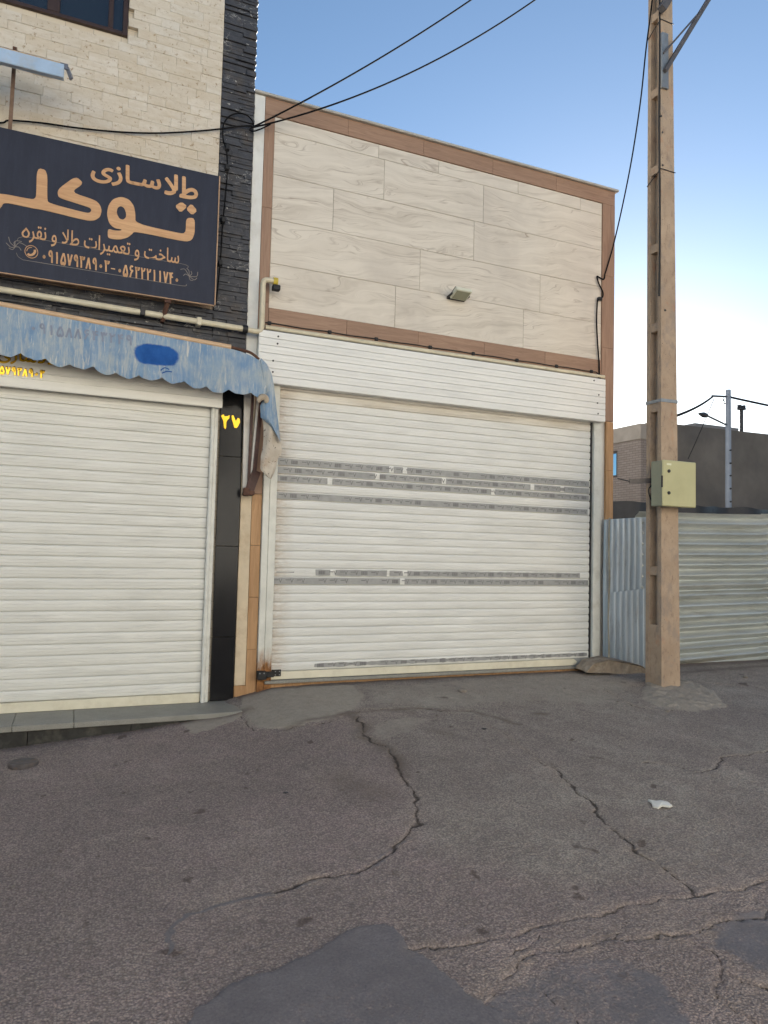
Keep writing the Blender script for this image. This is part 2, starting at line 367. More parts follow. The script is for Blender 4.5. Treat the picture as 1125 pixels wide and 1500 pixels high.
Zd = .012*(fbm(X*1.3, Y*1.3, 3, 70)-.44)+.010*(fbm(X*5, Y*5, 3, 71)-.44)+(rough_n*.009+(fbm(X*70, Y*70, 1, 140)-.25)*.005)*(1-.8*tar)*(1-.6*cem)
Zd += -.012*crack+.003*lip*fbm(X*20, Y*20, 3, 90)+.006*sm(-.002, .01, tar1)+.004*strip+.020*lump*(.2+1.4*fbm(X*16, Y*16, 3, 55))+.006*cem+cemr*.030*(fbm(X*28, Y*28, 3, 57)-.40)
ragged = sm(.10, 0, seg_dist(X, Y, gpx([(715, 1455), (780, 1402), (830, 1386), (900, 1380), (960, 1373), (1020, 1366), (1070, 1350)])))
Zd += ragged*.007*(fbm(X*30, Y*30, 3, 91)-.45)
fade = np.clip(np.minimum.reduce([(X+1.0)/.3, (7.3-X)/.3, (Y-1.2)/.2]), 0, 1)
Z = Z+Zd*fade
nx, ny = X.shape
me = bpy.data.meshes.new('street'); nv = nx*ny
co = np.stack([X, Y, Z], -1).reshape(-1, 3).astype(np.float32)
I = np.arange(nv).reshape(nx, ny); q = np.stack([I[:-1, :-1], I[1:, :-1], I[1:, 1:], I[:-1, 1:]], -1).reshape(-1, 4).astype(np.int32)
me.vertices.add(nv); me.vertices.foreach_set('co', co.ravel())
me.loops.add(q.size); me.loops.foreach_set('vertex_index', q.ravel())
me.polygons.add(len(q)); me.polygons.foreach_set('loop_start', np.arange(0, q.size, 4, dtype=np.int32))
me.polygons.foreach_set('use_smooth', np.ones(len(q), bool)); me.update()
at = me.attributes.new('mask', 'FLOAT_COLOR', 'POINT')
at.data.foreach_set('color', np.stack([grey, tar, np.clip(crack, 0, 1), cem], -1).reshape(-1).astype(np.float32))
at = me.attributes.new('dust', 'FLOAT', 'POINT'); at.data.foreach_set('value', np.clip(lip+ragged*.8*(fbm(X*9, Y*9, 3, 92) > .42), 0, 1).ravel().astype(np.float32))
wall = sm(.16, .0, 6.70-Y)*(X > 1.45)*(Y < 6.9)*.9+sm(.12, 0, np.abs(YFR-Y))*(X < 1.5)*.7  # painted contact shade with dirt, along the wall foot and step front
soil = sm(.10, .0, seg_dist(wx, wy, gpx([(515, 1046), (528, 1058), (535, 1080), (568, 1096), (585, 1112), (590, 1135)])))*.9+sm(.06, 0, seg_dist(wx, wy, gpx([(420, 1068), (515, 1044), (600, 1038), (690, 1040), (760, 1060)])))*.8+sm(.25, 0, seg_dist(wx, wy, gpx([(500, 1140), (545, 1160)])))*.5+sm(.10, 0, seg_dist(wx, wy, gpx([(640, 1072), (660, 1075)])))*.6+sm(.08, 0, seg_dist(wx, wy, gpx([(780, 1045), (800, 1046)])))*.8+sm(.10, 0, seg_dist(wx, wy, gpx([(1000, 985), (1125, 975)])))*.8
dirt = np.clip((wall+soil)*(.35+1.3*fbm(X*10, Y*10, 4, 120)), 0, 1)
at = me.attributes.new('dirt', 'FLOAT', 'POINT'); at.data.foreach_set('value', dirt.ravel().astype(np.float32))  # holds soil together with the painted contact shade
at = me.attributes.new('cd', 'FLOAT', 'POINT'); at.data.foreach_set('value', cd.ravel().astype(np.float32))
m = Mat('asphalt', 0.85, 0.3)
an = m.node('ShaderNodeAttribute', attribute_name='mask'); sp = m.node('ShaderNodeSeparateColor'); m.link(an.outputs['Color'], sp.inputs[0])
g_, t_, c_ = sp.outputs; ce_ = an.outputs['Alpha']
du_ = m.node('ShaderNodeAttribute', attribute_name='dust').outputs['Fac']
cd_ = m.node('ShaderNodeAttribute', attribute_name='cd').outputs['Fac']
big = m.noise(1.1, 5, .6); med = m.noise(6, 6, .65); fn_ = m.noise(95, 4, .7)
def cells(sc_, loc):
    n = m.node('ShaderNodeTexVoronoi'); m.put(n.inputs['Vector'], m.vec(loc=loc)); n.inputs['Scale'].default_value = sc_
    q = m.node('ShaderNodeSeparateColor'); m.link(n.outputs['Color'], q.inputs[0]); return n.outputs['Distance'], q.outputs[0]
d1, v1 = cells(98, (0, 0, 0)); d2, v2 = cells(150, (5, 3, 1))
base = m.ramp(big, (.3, (.225, .166, .164)), (.7, (.345, .260, .252)))
gcol = m.ramp(m.noise(2.2, 5, .6), (.3, (.30, .275, .228)), (.7, (.43, .395, .33)))
col = m.mix(g_, base, gcol)
col = m.mix(m.ramp(med, (.36, .7), (.62, 0.0)), col, (.19, .158, .146))
col = m.mix(m.math('MULTIPLY', m.ramp(m.noise(.85, 6, .68, m.vec(loc=(3, 9, 0)), .4), (.42, 1.0), (.60, 0.0)), .62), col, (.150, .120, .114))
col = m.mix(m.math('MULTIPLY', m.ramp(m.noise(1.7, 7, .7, m.vec(loc=(13, 4, 0)), .5), (.52, 0.0), (.68, 1.0)), .40), col, (.48, .40, .34))
stone_ = m.mix(m.ramp(v1, (.2, 0.0), (.8, 1.0)), (.135, .110, .102), (.62, .52, .445))
col = m.mix(.26, col, stone_)
col = m.mix(m.rng(v2, .0, 1, .0, .33), col, m.mix(m.ramp(fn_, (.35, 0.0), (.65, 1.0)), (.12, .10, .092), (.66, .56, .48)))
col = m.mix(m.math('MULTIPLY', m.ramp(d1, (.42, 0.0), (.62, 1.0)), .5), col, (.095, .080, .074))  # pits between the stones darkened: occlusion put into the colour
col = m.mix(m.math('MULTIPLY', m.ramp(m.noise(3.2, 8, .75, m.vec(loc=(7, 2, 0))), (.58, 0.0), (.72, 1.0)), .5), col, (.15, .118, .098))
col = m.mix(m.math('MULTIPLY', m.ramp(m.noise(5.5, 3, .5, m.vec(loc=(1, 12, 0))), (.69, 0.0), (.73, 1.0)), .75), col, (.085, .062, .052))
tarc = m.mix(m.ramp(fn_, (.3, 0.0), (.7, 1.0)), (.115, .108, .116), (.200, .188, .194)); tarc = m.mix(m.ramp(med, (.4, .5), (.65, 0.0)), tarc, (.095, .090, .098))
tk = m.ramp(m.math('ADD', t_, m.math('MULTIPLY', m.math('SUBTRACT', m.noise(30, 7, .75), .5), 1.05)), (.34, 0.0), (.60, 1.0))
col = m.mix(m.math('MULTIPLY', tk, .88), col, tarc)
cemc = m.mix(m.noise(9, 8, .7), (.24, .215, .175), (.43, .385, .32)); cemc = m.mix(m.ramp(m.noise(22, 7, .75), (.5, 0.0), (.7, .6)), cemc, (.19, .16, .13))
ck = m.ramp(m.math('ADD', ce_, m.math('MULTIPLY', m.math('SUBTRACT', m.noise(7, 8, .75), .5), 1.1)), (.30, 0.0), (.70, 1.0)); col = m.mix(m.math('MULTIPLY', ck, .75), col, cemc)
col = m.mix(m.math('MULTIPLY', du_, .28), col, m.mix(fn_, (.32, .245, .175), (.56, .44, .33)))
col = m.mix(m.math('MULTIPLY', m.node('ShaderNodeAttribute', attribute_name='dirt').outputs['Fac'], .8), col, m.mix(fn_, (.085, .066, .055), (.20, .155, .125)))  # soil and dirt, plus contact darkness painted at the wall foot
crk = m.ramp(m.math('ADD', cd_, m.math('MULTIPLY', m.math('SUBTRACT', m.noise(130, 4, .7), .5), .010)), (.005, 1.0), (.0105, 0.0))
col = m.mix(m.math('MULTIPLY', crk, .88), col, (.045, .036, .030))
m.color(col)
m.rough(m.rng(tk, 0, 1, .9, .7))
sc = m.math('SUBTRACT', 1.0, m.math('MULTIPLY', m.math('MAXIMUM', tk, m.math('MULTIPLY', ck, .8)), .8))
m.bump(m.math('MULTIPLY', m.math('SUBTRACT', m.math('ADD', m.math('MULTIPLY', v1, .5), m.math('MULTIPLY', fn_, .6)), m.math('MULTIPLY', d1, 1.2)), sc), .6, .008)
m.bump(m.math('SUBTRACT', m.math('MULTIPLY', m.noise(230, 3, .6), .3), m.math('MULTIPLY', crk, 1.5)), .6, .006)
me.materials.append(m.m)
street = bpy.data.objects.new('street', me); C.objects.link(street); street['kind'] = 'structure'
ORG['street'] = (0, 0, 0)
# ================================================================== shared materials
def shutter_mat(name, c, c2, streak=0.5, ends=.7):
    m = Mat(name, .45, .4); v = m.vec(jitter=3)
    col = m.ramp(m.noise(2.5, 5, .6, m.vec((.6, 1, 6), jitter=4)), (.3, c), (.7, c2))
    col = m.mix(m.math('MULTIPLY', m.ramp(m.noise(4, 8, .75, m.vec((.5, 1, 9), jitter=5)), (.55, 0.0), (.75, 1.0)), streak), col, tint(c, .72))
    col = m.mix(m.math('MULTIPLY', m.ramp(m.noise(38, 3, .6, m.vec(jitter=9)), (.72, 0.0), (.78, 1.0)), .35), col, (.30, .26, .20))
    ed_ = m.math('MULTIPLY', m.rng(m.sep()[0], -1.87, -1.66, 1.0, 0.0), m.ramp(m.noise(11, 7, .7, m.vec((1, 1, 3), jitter=3)), (.32, 0.0), (.62, 1.0))); col = m.mix(m.math('MULTIPLY', ed_, ends), col, (.36, .25, .15))
    col = m.mix(m.math('MULTIPLY', m.ramp(m.noise(1.3, 5, .6, m.vec((1, 1, 3), jitter=6)), (.5, 0.0), (.7, 1.0)), .35), col, tint(c, .80))
    m.color(col); m.rough(m.rng(m.noise(14, 4, .6, v), .3, .7, .36, .58)); m.bump(m.noise(3.2, 3, .5, m.vec((1, 1, 2.5), jitter=7)), .55, .014)
    return m.m
M_SLAT = shutter_mat('painted_aluminium', (.66, .66, .63), (.77, .77, .74))
M_SLAT2 = shutter_mat('painted_aluminium_cream', (.65, .645, .60), (.755, .75, .705), .75)
M_BOXW = shutter_mat('painted_aluminium_white', (.70, .70, .67), (.78, .78, .75), .3, 0.0)
M_RAIL = plain('rail_paint', (.64, .64, .59), .42, .07, 9, dirt=(.36, .33, .27), dk=.5)
def rusty_rail():
    m = Mat('rail_paint_rusting', .5, .4); z = m.sep()[2]
    col = m.ramp(m.noise(7, 6, .65), (.3, (.55, .55, .50)), (.7, (.69, .69, .63)))
    n = m.noise(26, 8, .75, m.vec((1, 1, .25))); h = m.rng(z, .0, .42, 1.0, 0.0)
    k = m.ramp(m.math('MULTIPLY', n, h), (.13, 0.0), (.36, 1.0))
    col = m.mix(k, col, m.ramp(m.noise(40, 6, .7), (.3, (.12, .045, .015)), (.7, (.36, .17, .06))))
    m.color(col); m.rough(m.rng(k, 0, 1, .42, .85)); m.bump(m.noise(60, 4, .6), .2, .003); return m.m
M_RUSTRAIL = rusty_rail()
M_RUST = plain('rusty_steel', (.085, .040, .026), .75, .4, 30, dirt=(.20, .09, .04), dk=.8, bump=.4)
M_MAROON = plain('maroon_paint', (.045, .014, .011), .5, .25, 18, dirt=(.16, .07, .04), dk=.5)
M_BLACK = plain('black_rubber', (.014, .014, .015), .6, .3, 20)
M_WIRE = plain('black_wire_sheath', (.012, .012, .013), .95, .3, 20, spec=.03)
M_DARK = plain('dark_metal', (.035, .034, .036), .5, .3, 20, metal=.3)
M_GALV = plain('galvanised_steel', (.24, .26, .28), .45, .22, 7, metal=.5, dirt=(.16, .13, .10), dk=.5, bump=.1, bscale=30)
M_PIPE = plain('cream_pipe_paint', (.60, .54, .40), .4, .08, 8, dirt=(.38, .30, .16), dk=.5)
M_WHITEP = plain('white_plaster', (.66, .66, .63), .8, .07, 5, dirt=(.42, .39, .34), dk=.5, bump=.2, bscale=40)
M_CREAMP = plain('cream_plaster', (.60, .50, .36), .8, .10, 6, dirt=(.33, .22, .12), dk=.6, bump=.2, bscale=40)
M_MORTAR = plain('mortar', (.30, .27, .22), .9, .2, 20, bump=.4)
def wood_tile(name='wood_look_tile', c1=(.245, .148, .100), c2=(.365, .235, .160), axis=0, jit=5):
    m = Mat(name, .55, .35); s = [14, 14, 14]; s[axis] = 1.2
    n = m.noise(2.2, 8, .68, m.vec(s, jitter=jit), .8); col = m.ramp(n, (.32, c1), (.68, c2))
    col = m.mix(m.rng(m.rnd(), 0, 1, 0, .25), col, tint(c1, .85)); m.color(col); m.bump(n, .08, .003); return m.m
M_WOODX, M_WOODZ = wood_tile(axis=0), wood_tile('wood_look_tile_upright', axis=2)
M_OCHRE = wood_tile('ochre_stained_tile', (.32, .175, .080), (.50, .305, .155), 2)
def travertine():
    m = Mat('travertine_look_tile', .42, .4); v = m.vec((.55, 1, 1.6), jitter=11, rot=(0, R(14), 0))
    warp = m.noise(1.6, 3, .5, v)
    wv = m.node('ShaderNodeVectorMath', operation='ADD'); cb = m.node('ShaderNodeCombineXYZ'); m.put(cb.inputs[2], m.math('MULTIPLY', warp, .85)); m.link(v, wv.inputs[0]); m.link(cb.outputs[0], wv.inputs[1])
    lay = m.noise(3.2, 9, .68, m.vec((.5, 1, 2.8), src=wv.outputs[0]), .3)
    col = m.ramp(lay, (.25, (.46, .405, .335)), (.45, (.60, .545, .465)), (.62, (.67, .615, .53)), (.8, (.56, .485, .39)))
    vein = m.noise(1.35, 4, .5, m.vec((.30, 1, 3.6), (4, 0, 2), src=wv.outputs[0]), .2)
    ln = m.math('ABSOLUTE', m.math('SUBTRACT', vein, .5))
    msk = m.ramp(m.noise(2.0, 3, .5, m.vec(loc=(9, 3, 1), jitter=6)), (.36, 0.0), (.52, 1.0))
    k = m.math('MULTIPLY', m.ramp(ln, (.0, 1.0), (.008, 0.0)), msk); col = m.mix(m.math('MULTIPLY', k, .5), col, (.22, .165, .12))
    v2 = m.noise(2.3, 4, .5, m.vec((.26, 1, 3.2), (1, 5, 7), src=wv.outputs[0]), .2); k2 = m.math('MULTIPLY', m.ramp(m.math('ABSOLUTE', m.math('SUBTRACT', v2, .52)), (.0, 1.0), (.007, 0.0)), msk)
    col = m.mix(m.math('MULTIPLY', k2, .45), col, (.25, .185, .13))
    col = m.mix(m.math('MULTIPLY', m.ramp(m.noise(1.4, 4, .6, m.vec(jitter=8)), (.5, 0.0), (.75, 1.0)), .5), col, (.42, .375, .33))
    m.color(col); m.bump(m.math('SUBTRACT', lay, m.math('MULTIPLY', k, .4)), .08, .003); return m.m
M_TRAV = travertine()
def brick_mat():
    m = Mat('cream_travertine_brick', .75, .3); v = m.vec(jitter=23)
    b = m.ramp(m.rnd(), (.0, (.57, .505, .41)), (.3, (.61, .55, .46)), (.6, (.64, .585, .50)), (.85, (.60, .555, .48)), (1.0, (.59, .51, .40)))
    b = m.mix(m.ramp(m.noise(9, 6, .65, m.vec((.7, 1, 2), jitter=13)), (.4, .0), (.7, .6)), b, (.48, .39, .27))
    b = m.mix(m.ramp(m.noise(26, 6, .75, v), (.57, .0), (.67, .85)), b, (.27, .18, .095))
    m.color(b); m.bump(m.noise(28, 6, .7, v), .5, .006); return m.m
M_BRICK = brick_mat()
def slate():
    m = Mat('black_split_stone', .6, .45)
    c = m.ramp(m.noise(13, 6, .7), (.3, (.024, .026, .033)), (.7, (.060, .062, .072)))
    c = m.mix(m.math('MULTIPLY', m.ramp(m.noise(5, 5, .6), (.5, 0.0), (.7, 1.0)), .6), c, (.09, .07, .05))
    ln = m.math('ABSOLUTE', m.math('SUBTRACT', m.noise(7, 5, .6, m.vec((1, 1, 1.6)), .8), .5)); mk = m.ramp(m.noise(5, 3, .5, m.vec(loc=(5, 5, 5))), (.52, 0.0), (.60, 1.0))
    c = m.mix(m.math('MULTIPLY', m.ramp(ln, (.0, 1.0), (.012, 0.0)), mk), c, (.42, .41, .38))
    c = m.mix(m.ramp(m.noise(16, 2, .5, m.vec(loc=(2, 8, 1))), (.70, 0.0), (.74, .9)), c, (.36, .35, .32))
    m.color(c); m.bump(m.noise(35, 6, .7), .5, .006); return m.m
M_SLATE = slate()
def granite(name, a, b, rough=.35, s=180):
    m = Mat(name, rough, .5); n = m.noise(s, 3, .8); col = m.ramp(n, (.35, a), (.65, b))
    col = m.mix(m.ramp(m.noise(6, 6, .65), (.4, 0.0), (.75, .45)), col, tint(a, .8)); m.color(col); m.bump(m.noise(12, 3, .5), .03, .003); return m.m
M_BLKGRAN = granite('black_polished_granite', (.008, .008, .009), (.020, .020, .022), .16, 120)
M_BLKGRAN.node_tree.nodes['Principled BSDF'].inputs['Specular IOR Level'].default_value = .22
M_GRAN = granite('grey_granite', (.16, .155, .135), (.34, .335, .30), .55)
M_RISER = plain('dark_riser_tile', (.022, .022, .020), .6, .5, 12, dirt=(.11, .10, .08), dk=.6)
M_CONC = Mat('pole_concrete', .88, .25)
_n = M_CONC.noise(3.2, 7, .65); _c = M_CONC.ramp(_n, (.3, (.32, .238, .172)), (.7, (.44, .338, .246)))
_c = M_CONC.mix(M_CONC.ramp(M_CONC.noise(17, 8, .72, M_CONC.vec((1, 1, .5))), (.54, 0.0), (.66, .75)), _c, (.23, .165, .125))
_c = M_CONC.mix(M_CONC.ramp(M_CONC.noise(55, 2, .5), (.70, 0.0), (.74, .8)), _c, (.09, .07, .055))
_c = M_CONC.mix(M_CONC.math('MULTIPLY', M_CONC.ramp(M_CONC.noise(5, 7, .7, M_CONC.vec((1, 1, .6), (2, 6, 3))), (.54, 0.0), (.62, 1.0)), .6), _c, (.26, .215, .185)); _c = M_CONC.mix(M_CONC.math('MULTIPLY', M_CONC.ramp(M_CONC.noise(6, 6, .7, M_CONC.vec((1, 1, .6), (8, 1, 5))), (.60, 0.0), (.68, 1.0)), .5), _c, (.42, .20, .11))
M_CONC.color(_c); M_CONC.bump(M_CONC.noise(30, 7, .7), .5, .008); M_CONC = M_CONC.m
YW = 6.736                                               # the garage's front wall
YL = 6.70                                                # the shop's front wall, a little proud

# ================================================================== the garage building
Bx0, Bx1, Bz = 1.424, 5.806, 5.985
gb = thing('garage_building', ((Bx0+Bx1)/2, YW, .3), 'flat-roofed garage building clad in beige travertine-look tiles with brown borders', 'building')
MB().box(Bx0+.01, Bx1-.01, YW+.03, YW+9, -.3, Bz-.02).build('wall', M_WHITEP, gb)
tx0, tx1, tz0, tz1 = 1.632, 5.62, 3.917, 5.812
zr = [tz1]+[float(P(400, py, YW).z) for py in (192, 255, 320.5, 386)]+[tz0]
joints = [[554.7, 642.7, 759, 850], [562.7, 708], [488, 694], [615, 791], [578.7, 766.5]]; jy = [[222, 240, 270, 300], [260, 300], [305, 355], [398, 430], [450, 480]]
for r_ in range(5):
    xs = [tx0]+[float(P(a, b, YW).x) for a, b in zip(joints[r_], jy[r_])]+[tx1]
    for a, b in zip(xs, xs[1:]):
        y = YW+random.uniform(-.0015, .0015)
        MB().box(a+.0022, b-.0022, y, YW+.02, zr[r_+1]+.0022, zr[r_]-.0022, .0015).build('tile', M_TRAV, gb)
MB().box(tx0-.01, tx1+.01, YW+.006, YW+.029, tz0-.3, Bz-.03).build('grout', plain('tile_grout', (.40, .36, .30), .9, .1, 20), gb)
def run(n, a, b): return [(a+(b-a)*i/n, a+(b-a)*(i+1)/n) for i in range(n)]
for a, b in run(5, tx0-.10, tx1+.186): MB().box(a+.001, b-.001, YW-.012, YW+.02, tz1+.002, Bz-.002, .002).build('border_tile', M_WOODX, gb)
for a, b in run(5, tx0, tx1): MB().box(a+.001, b-.001, YW-.012, YW+.02, 3.735, tz0-.002, .002).build('border_tile', M_WOODX, gb)
for a, b in run(4, 2.12, tz1): MB().box(1.532, tx0-.003, YW-.013, YW+.02, a+.001, b-.001, .002).build('border_tile', M_WOODZ, gb)
for a, b in run(3, 3.2, tz1): MB().box(tx1+.003, Bx1, YW-.013, YW+.02, a+.001, b-.001, .002).build('border_tile', M_WOODZ, gb)
for a, b in run(5, .3, 3.198): MB().box(5.70, Bx1, YW-.013, YW+.02, a+.001, b-.001, .002).build('border_tile', M_OCHRE, gb)
for a, b in run(4, .18, 2.118): MB().box(1.532, 1.628, YW-.013, YW+.02, a+.001, b-.001, .002).build('border_tile', M_OCHRE, gb)
MB().box(Bx0+.002, 1.529, YW-.016, YW+.02, 3.3, Bz-.004, .003).build('edge_strip', M_WHITEP, gb)
MB().box(Bx0+.002, 1.529, YW-.016, YW+.02, .34, 3.297, .003).build('edge_strip', M_CREAMP, gb)
MB().box(Bx0+.002, 1.55, YW-.010, YW+.02, .12, .337, .004).build('edge_strip', M_OCHRE, gb)
MB().box(Bx0-.004, Bx1+.035, YW-.045, YW+9.02, Bz, Bz+.026, .004).build('coping', plain('coping_metal', (.40, .38, .34), .5, .1, 6), gb)
MB().box(1.63, 5.70, YW-.02, YW+.02, .20, .345, .004).build('plinth', M_OCHRE, gb)
MB().box(1.70, 5.56, YW-.07, YW+.1, .347, .376, .004).build('threshold', M_GRAN, gb)

# ---- its roller shutter
gs = thing('roller_shutter', (3.62, YW-.03, .378), 'white roller shutter with grey printed film strips left on its slats', 'roller shutter')
sx0, sx1, sz0, sz1 = 1.765, 5.468, .378, 3.215
YS = YW-.005
pitch = (sz1-sz0-.075)/34
def slat_profile(h, y, d=.010):
    return [(y+.016, .0004), (y+.013, .0004), (y+.012, .005), (y-.0005, .0075), (y-.0035, h*.30), (y-.0005, h*.335), (y-.0045, h*.37), (y-.0055, h*.60), (y-.0022, h*.635), (y-.0055, h*.67), (y-.003, h*.90), (y+.001, h-.003), (y+.005, h-.0006), (y+.016, h-.0006)]
M_SLATD = shutter_mat('painted_aluminium_dirty', (.56, .52, .45), (.72, .70, .65), .95)
sl0 = None
for i in range(34):
    z = sz0+.075+i*pitch
    if sl0 is None:
        mb = MB(); mb.extr([(a, b+z) for a, b in slat_profile(pitch, YS)], sx0, sx1); sl0 = mb.build('slat', M_SLAT, gs); z0 = z
    else:
        o = copy_part(sl0, gs, (random.uniform(-.0015, .0015), random.uniform(-.0012, .0012), z-z0))
        if i in (32, 33): o.material_slots[0].link = 'OBJECT'; o.material_slots[0].material = M_SLATD
MB().box(sx0+.002, sx1-.002, YS-.016, YS+.012, sz0+.001, sz0+.073, .003).build('bottom_bar', plain('bottom_bar_paint', (.68, .64, .51), .42, .06, 7, dirt=(.42, .36, .24), dk=.45), gs)
for a, b, mt in ((1.632, 1.692, M_RUSTRAIL), (1.694, 1.764, M_RUSTRAIL), (5.470, 5.50, M_DARK), (5.502, 5.603, M_RAIL)):
    mb = MB(); mb.box(a, b, YW-.042 if mt is not M_DARK else YW-.008, YW+.01, .185 if mt is M_RUSTRAIL else .31, 3.21, .004); mb.build('side_rail', mt, gs)
YB = YW-.13
bx0, bx1 = float(P(380, 482, YB).x), float(P(887, 556, YB).x); bz1, bz0 = float(P(381, 482, YB).z), float(P(410, 563, YB).z)
hood = MB().box(bx0+.01, bx1-.01, YB+.014, YW-.014, bz0+.004, bz1-.003).build('hood', M_BOXW, gs)
for a, b in run(7, bz0, bz1):
    h = b-a; mb = MB(); mb.extr([(YB+.014, a+.0012), (YB+.004, a+.0012), (YB, a+.006), (YB-.001, a+h*.48), (YB+.0012, a+h*.5), (YB-.001, a+h*.52), (YB, b-.005), (YB+.004, b-.0008), (YB+.014, b-.0008)], bx0, bx1); mb.build('hood_strip', M_BOXW, gs)
for px, py in ((407.5, 493), (406.5, 503.5), (400, 528.5), (399.5, 545), (870, 557.5), (877, 578.5), (875, 590.5), (876, 606)):
    p = P(px, py, YB); MB().tube([(p.x, YB-.006, p.z), (p.x, YB+.001, p.z)], .009, 8).build('rivet', M_DARK, gs)
# printed protective film left on some slats
M_FILM = plain('grey_film', (.30, .305, .30), .45, .14, 14, dirt=(.36, .36, .34), dk=.5)
M_PRINT = plain('film_print', (.165, .165, .17), .55, .15, 30)
V_v, V_f = text_mesh('V', .012); _va = np.array(V_v); V_lo, V_hi = _va.min(0), _va.max(0)
def film(py, xa, xb, off, hh=.060, ragged=0.0, py_x=402):
    zc = float(P(py_x, py, YS).z); k = round((zc-(sz0+.075))/pitch-.5); zc = sz0+.075+(k+.5)*pitch; y = YS-.0068
    n = max(2, int((xb-xa)/.05)); top = []; bot = []
    for i in range(n+1):
        x = xa+(xb-xa)*i/n; e = ragged*random.random()
        top.append((x+random.uniform(-.3, .3)*.02*bool(ragged), zc+hh/2-e*.5)); bot.append((x, zc-hh/2+e*.6))
    mb = MB(); mb.add([(x, y, z) for x, z in top]+[(x, y, z) for x, z in bot], [(i, i+1, n+2+i, n+1+i) for i in range(n) if i == 0 or random.random() > .02]); fo = mb.build('protective_film', M_FILM, gs, fix=False)
    x = xa+off; j = int(off*100) % 4; mb = MB()
    while x < xb-.09:
        if random.random() > .06:
            if j % 4 == 3:
                for q in range(3): mb.add([(x+a, y-.0012, zc-.016+q*.012+b) for a, b in ((0, 0), (.068, 0), (.068, .0085), (0, .0085))], [(0, 1, 2, 3)])
                for q in (.0, .022, .045): mb.add([(x+q+a, y-.0016, zc+b) for a, b in ((0, -.018), (.008, -.018), (.008, .018), (0, .018))], [(0, 1, 2, 3)])
            else:
                mb.add([(x+a, y-.0012, zc+b) for a, b in ((0, .004), (.045, .004), (.045, .013), (0, .013))], [(0, 1, 2, 3)])
                mb.add([(x+.045+.036*(v[0]-V_lo[0])/(V_hi[0]-V_lo[0]), y-.0014, zc-.021+.042*(v[1]-V_lo[1])/(V_hi[1]-V_lo[1])) for v in V_v], V_f)
        x += .112 if j % 4 != 3 else .108; j += 1
    if mb.v: mb.build('film_print', M_PRINT, fo, fix=False, kind='stuff')
fx = lambda px, py: float(P(px, py, YS).x)
film(678, sx0+.004, sx1-.01, .02, .064); film(690, sx0+.004, sx1-.01, .06, .060); film(702, sx0+.004, sx1-.012, .03, .060)
film(727, sx0+.004, sx1-.03, .02, .062)
film(842, fx(462, 842), fx(566, 843), .03, .062, .008); film(842, fx(570, 843), fx(849, 846), .05, .060, .010)
film(842, fx(404, 842), fx(430, 842), 9, .014, .006)
film(855, sx0+.004, sx1-.012, .0, .062)
film(970, fx(460, 970), sx1-.02, .03, .048, .02, 500)
MB().add([(fx(a, b), YS-.0175, float(P(a, b, YS).z)) for a, b in ((838, 964), (861, 962), (862, 972), (840, 974), (844, 969))], [(0, 1, 2, 3, 4)]).build('protective_film', M_FILM, gs, fix=False)
# ---- slide bolt on the left rail
lk = P(392, 988, YW-.06)
bolt = thing('shutter_bolt', (lk.x, YW-.06, lk.z-.03), 'black steel slide bolt across the rusty rail of the garage shutter', 'lock')
MB().box(lk.x-.105, lk.x-.02, YW-.105, YW-.043, lk.z-.042, lk.z+.036, .006).build('bolt_housing', M_BLACK, bolt)
MB().box(lk.x-.02, lk.x+.055, YW-.085, YW-.043, lk.z-.024, lk.z+.026, .004).build('bolt_bar', M_BLACK, bolt)
hp = MB().box(lk.x+.045, lk.x+.135, YW-.036, YW-.0235, lk.z-.026, lk.z+.036, .003).build('hasp_plate', M_BLACK, bolt)
for a in (.08, .12):
    for b in (-.012, .02): MB().tube([(lk.x+a, YW-.039, lk.z+b), (lk.x+a, YW-.034, lk.z+b)], .006, 8).build('screw', M_GALV, hp)
for a in (-.085, -.045): MB().tube([(lk.x+a, YW-.108, lk.z+.02), (lk.x+a, YW-.103, lk.z+.02)], .007, 8).build('screw', M_GALV, bolt)

# ---- trunking and cable above the hood
tr = MB(); a, b = P(391, 478, YW-.03), P(879, 551, YW-.03); tr.tube([(1.60, YW-.036, 3.712), (5.64, YW-.036, 3.712)], .022, 10)
tr.build('conduit', M_PIPE, label='cream round conduit running along the top of the garage shutter hood', cat='pipe')
cb = thing('wall_cable', (3.6, YW-.02, 3.76), 'thin black cable clipped along the brown band above the garage shutter', 'cable')
cz = 3.762
MB().tube([(1.60+i*.101, YW-.021, cz+.003*math.sin(i*1.3)) for i in range(40)]+[(5.60, YW-.025, 3.72), (5.655, YW-.03, 3.69)], .0055, 6).build('cable', M_BLACK, cb)
for px in (393, 481.5, 550, 629, 692, 756, 814, 865):
    x = float(P(px, 500, YW).x); MB().box(x-.018, x+.018, YW-.034, YW-.013, cz-.017, cz+.017, .004).build('clip', M_BLACK, cb)
